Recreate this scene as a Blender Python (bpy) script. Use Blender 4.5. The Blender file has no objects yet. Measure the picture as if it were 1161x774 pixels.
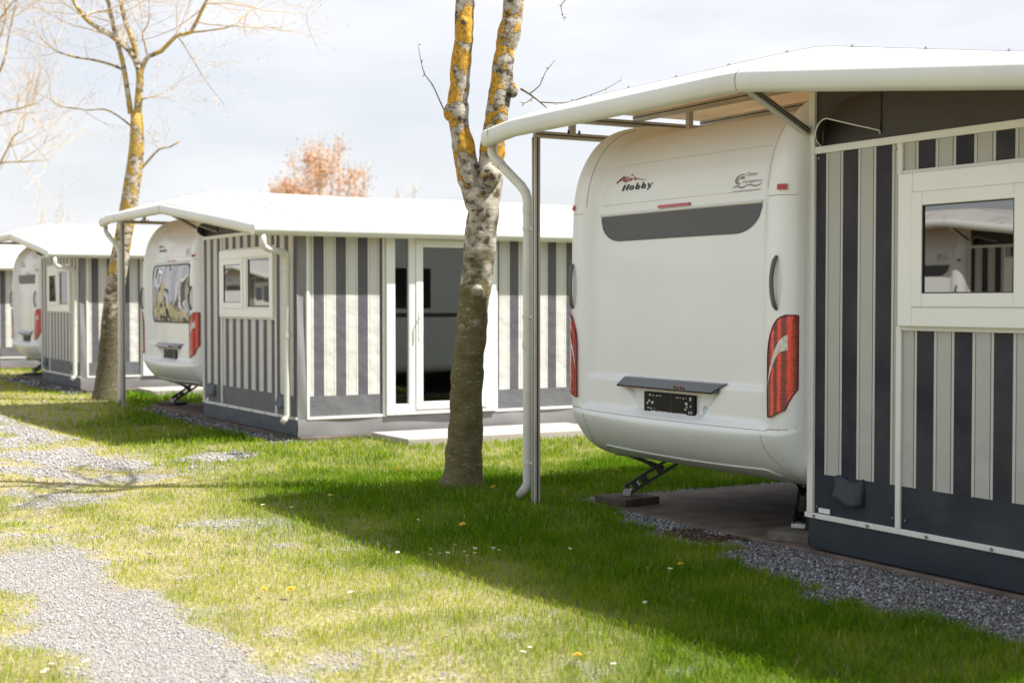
import bpy, bmesh, math, random
import numpy as np
from mathutils import Vector, Matrix
R = math.radians
random.seed(7)
C = bpy.context.scene.collection
SC = bpy.context.scene
V = Vector

# ------------------------------------------------------------------ camera
cam = bpy.data.cameras.new('camera'); camo = bpy.data.objects.new('camera', cam); C.objects.link(camo)
cam.lens = 50; cam.sensor_width = 36; cam.clip_start = .1; cam.clip_end = 6000
camo.location = (0, 0, 1.45)
camo.rotation_euler = (R(90 - 1.6), 0, R(-30.2))
cam.dof.use_dof = True; cam.dof.focus_distance = 8.8; cam.dof.aperture_fstop = 2.4
SC.camera = camo

# ------------------------------------------------------------------ world and sun
SUN = V((.555, -.385, 1)).normalized()
w = bpy.data.worlds.new('World'); SC.world = w; w.use_nodes = True
nt = w.node_tree; nt.nodes.clear()
out = nt.nodes.new('ShaderNodeOutputWorld'); bg = nt.nodes.new('ShaderNodeBackground')
sky = nt.nodes.new('ShaderNodeTexSky'); sky.sky_type = 'NISHITA'; sky.sun_disc = False
sky.sun_elevation = math.asin(SUN.z); sky.sun_rotation = math.atan2(SUN.x, SUN.y)
sky.air_density = 1.0; sky.dust_density = 2.0
tc = nt.nodes.new('ShaderNodeTexCoord'); mp = nt.nodes.new('ShaderNodeMapping'); mp.inputs['Scale'].default_value = (1, 1, 4.2)
n1 = nt.nodes.new('ShaderNodeTexNoise'); n1.inputs['Scale'].default_value = 2.9; n1.inputs['Detail'].default_value = 7; n1.inputs['Roughness'].default_value = .55
cr = nt.nodes.new('ShaderNodeValToRGB'); cr.color_ramp.elements[0].position = .36; cr.color_ramp.elements[1].position = .60
cr.color_ramp.elements[0].color = (.66, .66, .66, 1); cr.color_ramp.elements[1].color = (.97, .97, .97, 1)
mx = nt.nodes.new('ShaderNodeMixRGB'); mx.inputs[2].default_value = (6.8, 6.85, 7.15, 1)
nt.links.new(tc.outputs['Generated'], mp.inputs[0]); nt.links.new(mp.outputs[0], n1.inputs['Vector']); nt.links.new(n1.outputs['Fac'], cr.inputs[0])
nt.links.new(cr.outputs[0], mx.inputs[0]); nt.links.new(sky.outputs[0], mx.inputs[1]); nt.links.new(mx.outputs[0], bg.inputs[0])
bg.inputs[1].default_value = .071
nt.links.new(bg.outputs[0], out.inputs[0])
sl = bpy.data.lights.new('sun', 'SUN'); sl.energy = 5.0; sl.angle = R(.6); sl.color = (1, .95, .88)
so = bpy.data.objects.new('sun', sl); C.objects.link(so); so.rotation_euler = SUN.to_track_quat('Z', 'Y').to_euler()
SC.view_settings.view_transform = 'Standard'; SC.view_settings.look = 'None'; SC.view_settings.exposure = 1.06; SC.view_settings.gamma = 1
SC.render.engine = 'CYCLES'

# ------------------------------------------------------------------ materials
def nd(m, t): return m.node_tree.nodes.new(t)
def lk(m, a, b): m.node_tree.links.new(a, b)
def mat(name, col, rough=.5, metal=0, var=0, vscale=4, bump=0, bscale=60, spec=.5, coat=0, var2=None, detail=5):
    m = bpy.data.materials.new(name); m.use_nodes = True
    b = m.node_tree.nodes['Principled BSDF']
    b.inputs['Base Color'].default_value = (*col, 1); b.inputs['Roughness'].default_value = rough
    b.inputs['Metallic'].default_value = metal; b.inputs['Specular IOR Level'].default_value = spec
    if coat: b.inputs['Coat Weight'].default_value = coat; b.inputs['Coat Roughness'].default_value = .08
    t = nd(m, 'ShaderNodeTexCoord')
    if var or var2:
        n = nd(m, 'ShaderNodeTexNoise'); n.inputs['Scale'].default_value = vscale; n.inputs['Detail'].default_value = detail
        lk(m, t.outputs['Object'], n.inputs['Vector'])
        r = nd(m, 'ShaderNodeValToRGB'); r.color_ramp.elements[0].position = .35; r.color_ramp.elements[1].position = .65
        c2 = var2 or tuple(c * (1 - var) for c in col)
        r.color_ramp.elements[0].color = (*c2, 1); r.color_ramp.elements[1].color = (*col, 1)
        lk(m, n.outputs['Fac'], r.inputs[0]); lk(m, r.outputs[0], b.inputs['Base Color'])
    if bump:
        n = nd(m, 'ShaderNodeTexNoise'); n.inputs['Scale'].default_value = bscale; n.inputs['Detail'].default_value = 4
        lk(m, t.outputs['Object'], n.inputs['Vector'])
        bp = nd(m, 'ShaderNodeBump'); bp.inputs['Strength'].default_value = bump; bp.inputs['Distance'].default_value = .01
        lk(m, n.outputs['Fac'], bp.inputs['Height']); lk(m, bp.outputs[0], b.inputs['Normal'])
    return m

M = {}
M['body'] = mat('caravan_enamel', (.77, .80, .82), .33, var=.05, vscale=1.3, bump=.09, bscale=110, coat=.25)
M['bumper'] = mat('bumper_plastic', (.71, .74, .745), .38, var=.06, vscale=2, bump=.03, bscale=60)
M['seam'] = mat('seam_sealant', (.22, .2, .14), .7)
M['decal'] = mat('grey_shade_panel', (.085, .085, .095), .42, bump=.25, bscale=320, var=.2, vscale=90)
M['alu'] = mat('anodised_aluminium', (.52, .51, .48), .45, metal=.25, var=.12, vscale=8)
M['alugroove'] = mat('aluminium_groove', (.05, .045, .04), .6)
M['pvc'] = mat('white_pvc', (.60, .62, .59), .35, var=.07, vscale=3, bump=.02)
M['pvcpipe'] = mat('grey_pvc_pipe', (.60, .61, .57), .4, var=.08, vscale=6)
M['frame'] = mat('awning_rail', (.72, .73, .70), .4, var=.05, vscale=10)
M['upvc'] = mat('window_frame_upvc', (.79, .81, .80), .28, var=.03, vscale=2)
M['gasket'] = mat('rubber_gasket', (.03, .03, .03), .6)
M['skirt'] = mat('skirt_fabric', (.017, .028, .040), .6, var=.2, vscale=5, bump=.15, bscale=14)
M['flap'] = mat('brown_grey_fabric', (.05, .043, .038), .6, var=.15, vscale=4, bump=.12, bscale=10)
M['corner'] = mat('corner_fabric', (.23, .23, .235), .6, var=.15, vscale=3, bump=.2, bscale=9)
M['steel'] = mat('black_steel', (.012, .013, .015), .38, metal=.3, bump=.1, bscale=80)
M['zinc'] = mat('zinc_steel', (.35, .36, .37), .35, metal=.9)
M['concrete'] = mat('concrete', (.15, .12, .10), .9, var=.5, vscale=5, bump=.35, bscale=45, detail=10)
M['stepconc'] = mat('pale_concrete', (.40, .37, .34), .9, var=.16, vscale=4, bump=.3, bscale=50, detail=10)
M['wood'] = mat('weathered_wood', (.075, .055, .045), .85, var=.4, vscale=12, bump=.3, bscale=40)
M['red'] = mat('red_reflector', (.42, .02, .015), .2, coat=.6)
M['darkred'] = mat('dark_red', (.10, .008, .008), .3)
M['script'] = mat('red_script', (.26, .02, .012), .5)
M['navy'] = mat('navy_letters', (.014, .02, .035), .5)
M['greyink'] = mat('grey_print', (.19, .19, .175), .5)
M['plateblack'] = mat('black_plastic', (.004, .004, .005), .45, spec=.2)
M['visor'] = mat('navy_visor', (.025, .035, .05), .22, coat=.5, var2=(.035, .04, .05), vscale=6)
M['white'] = mat('white_print', (.75, .75, .78), .5)
M['blueink'] = mat('blue_ink', (.25, .48, .62), .5)
M['handle'] = mat('grey_handle', (.11, .105, .095), .35)
M['clear'] = mat('clear_lens', (.70, .68, .62), .12, var2=(.38, .37, .36), vscale=30, coat=.8)
M['inside'] = mat('dark_interior', (.10, .095, .09), .8)
M['floorin'] = mat('interior_floor', (.16, .14, .12), .7)
M['hub'] = mat('hub', (.3, .3, .3), .5)
M['tyre'] = mat('tyre', (.02, .02, .02), .8)

# red lamp lens with ribs
m = mat('lamp_lens', (.5, .02, .01), .12, coat=1); M['lens'] = m
b = m.node_tree.nodes['Principled BSDF']; t = nd(m, 'ShaderNodeTexCoord')
wv = nd(m, 'ShaderNodeTexWave'); wv.bands_direction = 'Y'; wv.inputs['Scale'].default_value = 6.5; wv.inputs['Distortion'].default_value = 1.1; wv.inputs['Detail'].default_value = 2; wv.inputs['Detail Scale'].default_value = 6
r = nd(m, 'ShaderNodeValToRGB'); r.color_ramp.elements[0].color = (.16, .003, .003, 1); r.color_ramp.elements[1].color = (.90, .04, .012, 1)
r.color_ramp.elements[0].position = .3; r.color_ramp.elements[1].position = .98
lk(m, t.outputs['Object'], wv.inputs['Vector']); lk(m, wv.outputs['Fac'], r.inputs[0]); lk(m, r.outputs[0], b.inputs['Base Color'])
wb = nd(m, 'ShaderNodeTexWave'); wb.bands_direction = 'Z'; wb.inputs['Scale'].default_value = 22
bp = nd(m, 'ShaderNodeBump'); bp.inputs['Strength'].default_value = .4; bp.inputs['Distance'].default_value = .006
lk(m, t.outputs['Object'], wb.inputs['Vector']); lk(m, wb.outputs['Fac'], bp.inputs['Height']); lk(m, bp.outputs[0], b.inputs['Normal'])

# striped awning fabric: u = metres along the wall, v = height
def stripe_mat(name, dark, line, base, lite=(.52, .525, .50, 1), core=(.43, .44, .43, 1)):
    m = bpy.data.materials.new(name); m.use_nodes = True
    b = m.node_tree.nodes['Principled BSDF']; b.inputs['Roughness'].default_value = .65; b.inputs['Specular IOR Level'].default_value = .25
    uv = nd(m, 'ShaderNodeUVMap'); uv.uv_map = 'uv'
    s = nd(m, 'ShaderNodeSeparateXYZ'); lk(m, uv.outputs[0], s.inputs[0])
    d = nd(m, 'ShaderNodeMath'); d.operation = 'DIVIDE'; d.inputs[1].default_value = .25; lk(m, s.outputs[0], d.inputs[0])
    f = nd(m, 'ShaderNodeMath'); f.operation = 'FRACT'; lk(m, d.outputs[0], f.inputs[0])
    r = nd(m, 'ShaderNodeValToRGB'); cr = r.color_ramp; cr.interpolation = 'CONSTANT'
    
    cr.elements[0].position = 0; cr.elements[0].color = dark
    cr.elements[1].position = .455; cr.elements[1].color = lite
    for p, c in ((.525, line), (.542, core), (.905, line), (.922, lite), (.985, dark)):
        e = cr.elements.new(p); e.color = c
    lk(m, f.outputs[0], r.inputs[0])
    lt = nd(m, 'ShaderNodeMath'); lt.operation = 'LESS_THAN'; lt.inputs[1].default_value = .485; lk(m, s.outputs[1], lt.inputs[0])
    mxx = nd(m, 'ShaderNodeMixRGB'); mxx.inputs[2].default_value = base
    lk(m, lt.outputs[0], mxx.inputs[0]); lk(m, r.outputs[0], mxx.inputs[1])
    # dust
    n = nd(m, 'ShaderNodeTexNoise'); n.inputs['Scale'].default_value = 2.5; n.inputs['Detail'].default_value = 6
    t = nd(m, 'ShaderNodeTexCoord'); lk(m, t.outputs['Object'], n.inputs['Vector'])
    mr = nd(m, 'ShaderNodeMapRange'); mr.inputs[1].default_value = .35; mr.inputs[2].default_value = .7; mr.inputs[3].default_value = 0; mr.inputs[4].default_value = .10
    lk(m, n.outputs['Fac'], mr.inputs[0])
    m2 = nd(m, 'ShaderNodeMixRGB'); m2.inputs[2].default_value = (.35, .32, .28, 1)
    lk(m, mr.outputs[0], m2.inputs[0]); lk(m, mxx.outputs[0], m2.inputs[1]); lk(m, m2.outputs[0], b.inputs['Base Color'])
    n2 = nd(m, 'ShaderNodeTexNoise'); n2.inputs['Scale'].default_value = 5; n2.inputs['Detail'].default_value = 2
    lk(m, t.outputs['Object'], n2.inputs['Vector'])
    bp = nd(m, 'ShaderNodeBump'); bp.inputs['Strength'].default_value = .5; bp.inputs['Distance'].default_value = .035
    lk(m, n2.outputs['Fac'], bp.inputs['Height']); lk(m, bp.outputs[0], b.inputs['Normal'])
    return m
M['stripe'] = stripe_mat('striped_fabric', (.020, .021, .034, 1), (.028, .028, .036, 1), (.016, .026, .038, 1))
M['stripe2'] = stripe_mat('faded_glare_striped_fabric', (.095, .095, .115, 1), (.11, .11, .12, 1), (.13, .135, .15, 1), (.68, .68, .65, 1), (.58, .58, .56, 1))  # lighter than the near awning: fading, with lens glare put into the colour
M['skirt2'] = mat('faded_glare_skirt_fabric', (.075, .09, .11), .6, var=.2, vscale=5, bump=.15, bscale=14)  # skirt lightened likewise, glare included in its colour
FADE_GLARE = {'striped_fabric': 'stripe2', 'skirt_fabric': 'skirt2'}

# translucent white roof sheet
def roof_mat():
    m = bpy.data.materials.new('roof_sheet'); m.use_nodes = True; n = m.node_tree
    b = n.nodes['Principled BSDF']; b.inputs['Base Color'].default_value = (.80, .79, .77, 1); b.inputs['Roughness'].default_value = .45
    tr = nd(m, 'ShaderNodeBsdfTranslucent'); tr.inputs[0].default_value = (1, .76, .50, 1)
    mix = nd(m, 'ShaderNodeMixShader'); mix.inputs[0].default_value = .22
    lk(m, b.outputs[0], mix.inputs[1]); lk(m, tr.outputs[0], mix.inputs[2]); lk(m, mix.outputs[0], n.nodes['Material Output'].inputs[0])
    t = nd(m, 'ShaderNodeTexCoord'); mpp = nd(m, 'ShaderNodeMapping'); mpp.inputs['Scale'].default_value = (1, 5, 5)
    nn = nd(m, 'ShaderNodeTexNoise'); nn.inputs['Scale'].default_value = 1.6; nn.inputs['Detail'].default_value = 6
    lk(m, t.outputs['Object'], mpp.inputs[0]); lk(m, mpp.outputs[0], nn.inputs['Vector'])
    r = nd(m, 'ShaderNodeValToRGB'); r.color_ramp.elements[0].position = .33; r.color_ramp.elements[0].color = (.46, .455, .43, 1)
    r.color_ramp.elements[1].position = .5; r.color_ramp.elements[1].color = (.60, .60, .59, 1)
    lk(m, nn.outputs['Fac'], r.inputs[0]); lk(m, r.outputs[0], b.inputs['Base Color'])
    return m
M['roof'] = roof_mat()

def glass_mat(name, tint, ior, rough=0.0, bumpy=.0):
    m = bpy.data.materials.new(name); m.use_nodes = True; n = m.node_tree; n.nodes.remove(n.nodes['Principled BSDF'])
    tr = nd(m, 'ShaderNodeBsdfTransparent'); tr.inputs[0].default_value = (*tint, 1)
    g = nd(m, 'ShaderNodeBsdfGlossy'); g.inputs['Roughness'].default_value = rough; g.inputs[0].default_value = (.95, .95, .95, 1)
    fr = nd(m, 'ShaderNodeFresnel'); fr.inputs[0].default_value = ior
    if bumpy:
        t = nd(m, 'ShaderNodeTexCoord'); nn = nd(m, 'ShaderNodeTexNoise'); nn.inputs['Scale'].default_value = 2.2; nn.inputs['Detail'].default_value = 1
        lk(m, t.outputs['Object'], nn.inputs['Vector'])
        bp = nd(m, 'ShaderNodeBump'); bp.inputs['Strength'].default_value = bumpy; bp.inputs['Distance'].default_value = .05
        lk(m, nn.outputs['Fac'], bp.inputs['Height']); lk(m, bp.outputs[0], g.inputs['Normal'])
    mix = nd(m, 'ShaderNodeMixShader'); lk(m, fr.outputs[0], mix.inputs[0]); lk(m, tr.outputs[0], mix.inputs[1]); lk(m, g.outputs[0], mix.inputs[2])
    lk(m, mix.outputs[0], n.nodes['Material Output'].inputs[0]); return m
M['glass'] = glass_mat('window_glass', (.25, .25, .25), 2.9)
M['doorglass'] = glass_mat('door_glass', (.24, .25, .27), 2.6)
M['acryl'] = mat('tinted_acrylic', (.30, .30, .30), .03, metal=.85)
m = M['acryl']; b = m.node_tree.nodes['Principled BSDF']; t = nd(m, 'ShaderNodeTexCoord'); nn = nd(m, 'ShaderNodeTexNoise'); nn.inputs['Scale'].default_value = 1.6; nn.inputs['Detail'].default_value = 1
lk(m, t.outputs['Object'], nn.inputs['Vector']); bp = nd(m, 'ShaderNodeBump'); bp.inputs['Strength'].default_value = .9; bp.inputs['Distance'].default_value = .12
lk(m, nn.outputs['Fac'], bp.inputs['Height']); lk(m, bp.outputs[0], b.inputs['Normal'])

def attr_mat(name, rough=.6, transl=0, gain=1.0):
    m = bpy.data.materials.new(name); m.use_nodes = True; n = m.node_tree; b = n.nodes['Principled BSDF']
    a = nd(m, 'ShaderNodeVertexColor'); a.layer_name = 'col'; lk(m, a.outputs[0], b.inputs['Base Color']); b.inputs['Roughness'].default_value = rough
    b.inputs['Specular IOR Level'].default_value = .08
    if transl:
        tr = nd(m, 'ShaderNodeBsdfTranslucent'); lk(m, a.outputs[0], tr.inputs[0])
        mix = nd(m, 'ShaderNodeMixShader'); mix.inputs[0].default_value = transl
        lk(m, b.outputs[0], mix.inputs[1]); lk(m, tr.outputs[0], mix.inputs[2]); lk(m, mix.outputs[0], n.nodes['Material Output'].inputs[0])
    return m
M['blade'] = attr_mat('grass_blade', .85, .42)
M['stone'] = attr_mat('gravel_stone', .75)

def bark_mat(name, base, lichen, amount, lowgreen, hi):
    m = bpy.data.materials.new(name); m.use_nodes = True; b = m.node_tree.nodes['Principled BSDF']; b.inputs['Roughness'].default_value = .9
    t = nd(m, 'ShaderNodeTexCoord')
    mpp = nd(m, 'ShaderNodeMapping'); mpp.inputs['Scale'].default_value = (1, 1, 1.5); lk(m, t.outputs['Object'], mpp.inputs[0])
    n1 = nd(m, 'ShaderNodeTexNoise'); n1.inputs['Scale'].default_value = 11; n1.inputs['Detail'].default_value = 9; n1.inputs['Roughness'].default_value = .65; lk(m, mpp.outputs[0], n1.inputs['Vector'])
    r1 = nd(m, 'ShaderNodeValToRGB'); e = r1.color_ramp.elements
    e[0].position = .40; e[0].color = (.06, .045, .03, 1); e[1].position = .62; e[1].color = (*base, 1)
    k = r1.color_ramp.elements.new(.47); k.color = tuple(c * .62 for c in base) + (1,)
    lk(m, n1.outputs['Fac'], r1.inputs[0])
    # olive algae towards the ground (a real growth on the lower trunk)
    s = nd(m, 'ShaderNodeSeparateXYZ'); lk(m, t.outputs['Object'], s.inputs[0])
    n3 = nd(m, 'ShaderNodeTexNoise'); n3.inputs['Scale'].default_value = 7; n3.inputs['Detail'].default_value = 8; lk(m, mpp.outputs[0], n3.inputs['Vector'])
    ad = nd(m, 'ShaderNodeMath'); ad.operation = 'MULTIPLY_ADD'; ad.inputs[1].default_value = -3.2; lk(m, n3.outputs['Fac'], ad.inputs[0]); lk(m, s.outputs[2], ad.inputs[2])
    r3 = nd(m, 'ShaderNodeMapRange'); r3.inputs[1].default_value = hi - 1.9; r3.inputs[2].default_value = hi - 1.2; r3.inputs[3].default_value = .92; r3.inputs[4].default_value = 0; lk(m, ad.outputs[0], r3.inputs[0])
    mg = nd(m, 'ShaderNodeMixRGB'); mg.inputs[2].default_value = (*lowgreen, 1); lk(m, r3.outputs[0], mg.inputs[0]); lk(m, r1.outputs[0], mg.inputs[1])
    # pale horizontal flecks
    mf = nd(m, 'ShaderNodeMapping'); mf.inputs['Scale'].default_value = (1, 1, 3.2); lk(m, t.outputs['Object'], mf.inputs[0])
    nf = nd(m, 'ShaderNodeTexNoise'); nf.inputs['Scale'].default_value = 17; nf.inputs['Detail'].default_value = 6; nf.inputs['Roughness'].default_value = .7; lk(m, mf.outputs[0], nf.inputs['Vector'])
    rf = nd(m, 'ShaderNodeMapRange'); rf.inputs[1].default_value = .585; rf.inputs[2].default_value = .64; rf.inputs[4].default_value = .7; lk(m, nf.outputs['Fac'], rf.inputs[0])
    mfx = nd(m, 'ShaderNodeMixRGB'); mfx.inputs[2].default_value = (.36, .34, .27, 1); lk(m, rf.outputs[0], mfx.inputs[0]); lk(m, mg.outputs[0], mfx.inputs[1]); mg = mfx
    # yellow lichen
    n2 = nd(m, 'ShaderNodeTexNoise'); n2.inputs['Scale'].default_value = 4.5; n2.inputs['Detail'].default_value = 10; n2.inputs['Roughness'].default_value = .62; lk(m, t.outputs['Object'], n2.inputs['Vector'])
    a2 = nd(m, 'ShaderNodeMapRange'); a2.inputs[1].default_value = 1.3; a2.inputs[2].default_value = 2.6; a2.inputs[3].default_value = -.13; a2.inputs[4].default_value = .035; lk(m, s.outputs[2], a2.inputs[0])
    sm = nd(m, 'ShaderNodeMath'); sm.operation = 'ADD'; lk(m, n2.outputs['Fac'], sm.inputs[0]); lk(m, a2.outputs[0], sm.inputs[1])
    r2 = nd(m, 'ShaderNodeMapRange'); r2.inputs[1].default_value = amount; r2.inputs[2].default_value = amount + .025; lk(m, sm.outputs[0], r2.inputs[0])
    n4 = nd(m, 'ShaderNodeTexNoise'); n4.inputs['Scale'].default_value = 40; lk(m, t.outputs['Object'], n4.inputs['Vector'])
    rl = nd(m, 'ShaderNodeValToRGB'); rl.color_ramp.elements[0].position = .35; rl.color_ramp.elements[0].color = tuple(c * .55 for c in lichen) + (1,); rl.color_ramp.elements[1].position = .6; rl.color_ramp.elements[1].color = (*lichen, 1)
    lk(m, n4.outputs['Fac'], rl.inputs[0])
    ml = nd(m, 'ShaderNodeMixRGB'); lk(m, r2.outputs[0], ml.inputs[0]); lk(m, mg.outputs[0], ml.inputs[1]); lk(m, rl.outputs[0], ml.inputs[2])
    lk(m, ml.outputs[0], b.inputs['Base Color'])
    hsum = nd(m, 'ShaderNodeMath'); hsum.operation = 'ADD'; lk(m, n1.outputs['Fac'], hsum.inputs[0]); lk(m, r2.outputs[0], hsum.inputs[1])
    bp = nd(m, 'ShaderNodeBump'); bp.inputs['Strength'].default_value = .8; bp.inputs['Distance'].default_value = .018
    lk(m, hsum.outputs[0], bp.inputs['Height']); lk(m, bp.outputs[0], b.inputs['Normal'])
    return m
M['bark1'] = bark_mat('pale_bark_lichen', (.50, .46, .39), (.52, .29, .03), .515, (.088, .074, .020), 1.75)
M['bark2'] = bark_mat('pale_bark', (.56, .49, .38), (.50, .34, .08), .515, (.07, .06, .025), 1.55)
M['twig'] = mat('twig', (.54, .43, .29), .9)
M['seamlight'] = mat('pale_seam', (.45, .45, .41), .6)
M['sidewin'] = mat('dark_side_window', (.02, .02, .022), .08)
M['blockstone'] = mat('paver', (.15, .135, .12), .9, var=.3, vscale=20, bump=.3)
M['twigdark'] = mat('dark_twig', (.10, .075, .04), .9)
M['budgreen'] = mat('young_leaf', (.42, .40, .12), .6)
M['budpink'] = mat('pinkish_bud', (.52, .36, .24), .8)
M['orange'] = mat('orange_leaf', (.72, .42, .22), .8, var=.2, vscale=2)
M['orangewood'] = mat('far_wood', (.62, .48, .38), .9)
M['paletwig'] = mat('pale_far_twig', (.62, .55, .50), .9)

# ------------------------------------------------------------------ mesh builder
class MB:
    def __init__(s): s.v = []; s.f = []; s.uv = []; s.mi = []
    def quad(s, pts, uv=None, mi=0):
        n = len(s.v); s.v += [tuple(p) for p in pts]; s.f.append(tuple(range(n, n + len(pts)))); s.uv.append(uv); s.mi.append(mi)
    def box(s, a, b, mi=0):
        x0, y0, z0 = (min(a[i], b[i]) for i in range(3)); x1, y1, z1 = (max(a[i], b[i]) for i in range(3))
        n = len(s.v)
        s.v += [(x0, y0, z0), (x1, y0, z0), (x1, y1, z0), (x0, y1, z0), (x0, y0, z1), (x1, y0, z1), (x1, y1, z1), (x0, y1, z1)]
        for q in ((0, 3, 2, 1), (4, 5, 6, 7), (0, 1, 5, 4), (1, 2, 6, 5), (2, 3, 7, 6), (3, 0, 4, 7)):
            s.f.append(tuple(n + i for i in q)); s.uv.append(None); s.mi.append(mi)
        return s
    def bar(s, p0, p1, w, h, up=(0, 0, 1), mi=0):
        p0, p1 = V(p0), V(p1); d = (p1 - p0).normalized(); u = V(up)
        a = d.cross(u)
        if a.length < 1e-4: a = d.cross(V((1, 0, 0)))
        a.normalize(); b2 = a.cross(d).normalized(); n = len(s.v)
        for p in (p0, p1):
            for i, j in ((-1, -1), (1, -1), (1, 1), (-1, 1)): s.v.append(tuple(p + a * i * w / 2 + b2 * j * h / 2))
        for q in ((0, 1, 2, 3), (7, 6, 5, 4), (0, 4, 5, 1), (1, 5, 6, 2), (2, 6, 7, 3), (3, 7, 4, 0)):
            s.f.append(tuple(n + i for i in q)); s.uv.append(None); s.mi.append(mi)
        return s
    def tube(s, pts, rad, n=8, cap=True, mi=0, jit=0):
        pts = [V(p) for p in pts]
        if not hasattr(rad, '__len__'): rad = [rad] * len(pts)
        base = len(s.v); prev = None
        for i, p in enumerate(pts):
            d = (pts[min(i + 1, len(pts) - 1)] - pts[max(i - 1, 0)])
            if d.length < 1e-7: d = V((0, 0, 1))
            d.normalize()
            if prev is None: a = d.cross(V((.13, .31, .95))); a = a if a.length > .05 else d.cross(V((1, 0, 0)))
            else: a = prev - d * prev.dot(d)
            a.normalize(); prev = a; b2 = d.cross(a)
            for k in range(n):
                th = 2 * math.pi * k / n; rr = rad[i] * (1 + (random.uniform(-jit, jit) if jit else 0))
                s.v.append(tuple(p + (a * math.cos(th) + b2 * math.sin(th)) * rr))
        for i in range(len(pts) - 1):
            for k in range(n):
                s.f.append((base + i * n + k, base + i * n + (k + 1) % n, base + (i + 1) * n + (k + 1) % n, base + (i + 1) * n + k)); s.uv.append(None); s.mi.append(mi)
        if cap:
            s.f.append(tuple(base + k for k in range(n))[::-1]); s.uv.append(None); s.mi.append(mi)
            e = base + (len(pts) - 1) * n; s.f.append(tuple(e + k for k in range(n))); s.uv.append(None); s.mi.append(mi)
        return s
    def grid(s, P, mi=0):       # P[i][j]
        n = len(s.v); a = len(P); b2 = len(P[0])
        for row in P: s.v += [tuple(p) for p in row]
        for i in range(a - 1):
            for j in range(b2 - 1):
                s.f.append((n + i * b2 + j, n + (i + 1) * b2 + j, n + (i + 1) * b2 + j + 1, n + i * b2 + j + 1)); s.uv.append(None); s.mi.append(mi)
        return s
    def build(s, name, mats, parent=None, smooth=False, bevel=0, solid=0):
        me = bpy.data.meshes.new(name); me.from_pydata(s.v, [], s.f)
        if not isinstance(mats, (list, tuple)): mats = [mats]
        for m in mats: me.materials.append(m)
        if any(s.mi): me.polygons.foreach_set('material_index', s.mi)
        if any(u is not None for u in s.uv):
            l = me.uv_layers.new(name='uv')
            for p, u in zip(me.polygons, s.uv):
                if u:
                    for li, q in zip(p.loop_indices, u): l.data[li].uv = q
        if smooth: me.polygons.foreach_set('use_smooth', [True] * len(me.polygons))
        me.update()
        o = bpy.data.objects.new(name, me); C.objects.link(o)
        if parent is not None: o.parent = parent
        if solid:
            q = o.modifiers.new('solid', 'SOLIDIFY'); q.thickness = solid; q.offset = -1
        if bevel:
            q = o.modifiers.new('bevel', 'BEVEL'); q.width = bevel; q.segments = 2; q.limit_method = 'ANGLE'; q.angle_limit = R(40)
        return o

def empty(name, loc, label, cat, group=None):
    o = bpy.data.objects.new(name, None); C.objects.link(o); o.location = loc; o.empty_display_size = .2
    o['label'] = label; o['category'] = cat
    if group: o['group'] = group
    return o
def tag(o, label, cat, group=None):
    o['label'] = label; o['category'] = cat
    if group: o['group'] = group
    return o
def structure(o): o['kind'] = 'structure'; return o
KIDS = {}
def kids(o): return [c for c in bpy.data.objects if c.parent == o]
def copy_tree(o, parent=None):
    c = o.copy(); C.objects.link(c); c.parent = parent
    for ch in kids(o): copy_tree(ch, c)
    return c

# ------------------------------------------------------------------ noise
def vnoise(x, y, scale, seed):
    x = np.asarray(x, float) / scale + 1000; y = np.asarray(y, float) / scale + 1000
    xi = np.floor(x).astype(np.int64); yi = np.floor(y).astype(np.int64); fx = x - xi; fy = y - yi
    fx = fx * fx * (3 - 2 * fx); fy = fy * fy * (3 - 2 * fy)
    def h(a, b):
        n = (a * 374761393 + b * 668265263 + seed * 974634777) & 0xffffffff
        n = ((n ^ (n >> 13)) * 1274126177) & 0xffffffff
        return ((n ^ (n >> 16)) & 0xffff) / 65535.
    return (h(xi, yi) * (1 - fx) + h(xi + 1, yi) * fx) * (1 - fy) + (h(xi, yi + 1) * (1 - fx) + h(xi + 1, yi + 1) * fx) * fy
def fbm(x, y, scale, seed, o=4):
    t = 0; a = 1; s = 0
    for i in range(o): t = t + a * vnoise(x, y, scale / 2 ** i, seed + i); s += a; a *= .55
    return t / s
def sst(a, b, x): t = np.clip((x - a) / (b - a), 0, 1); return t * t * (3 - 2 * t)

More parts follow.
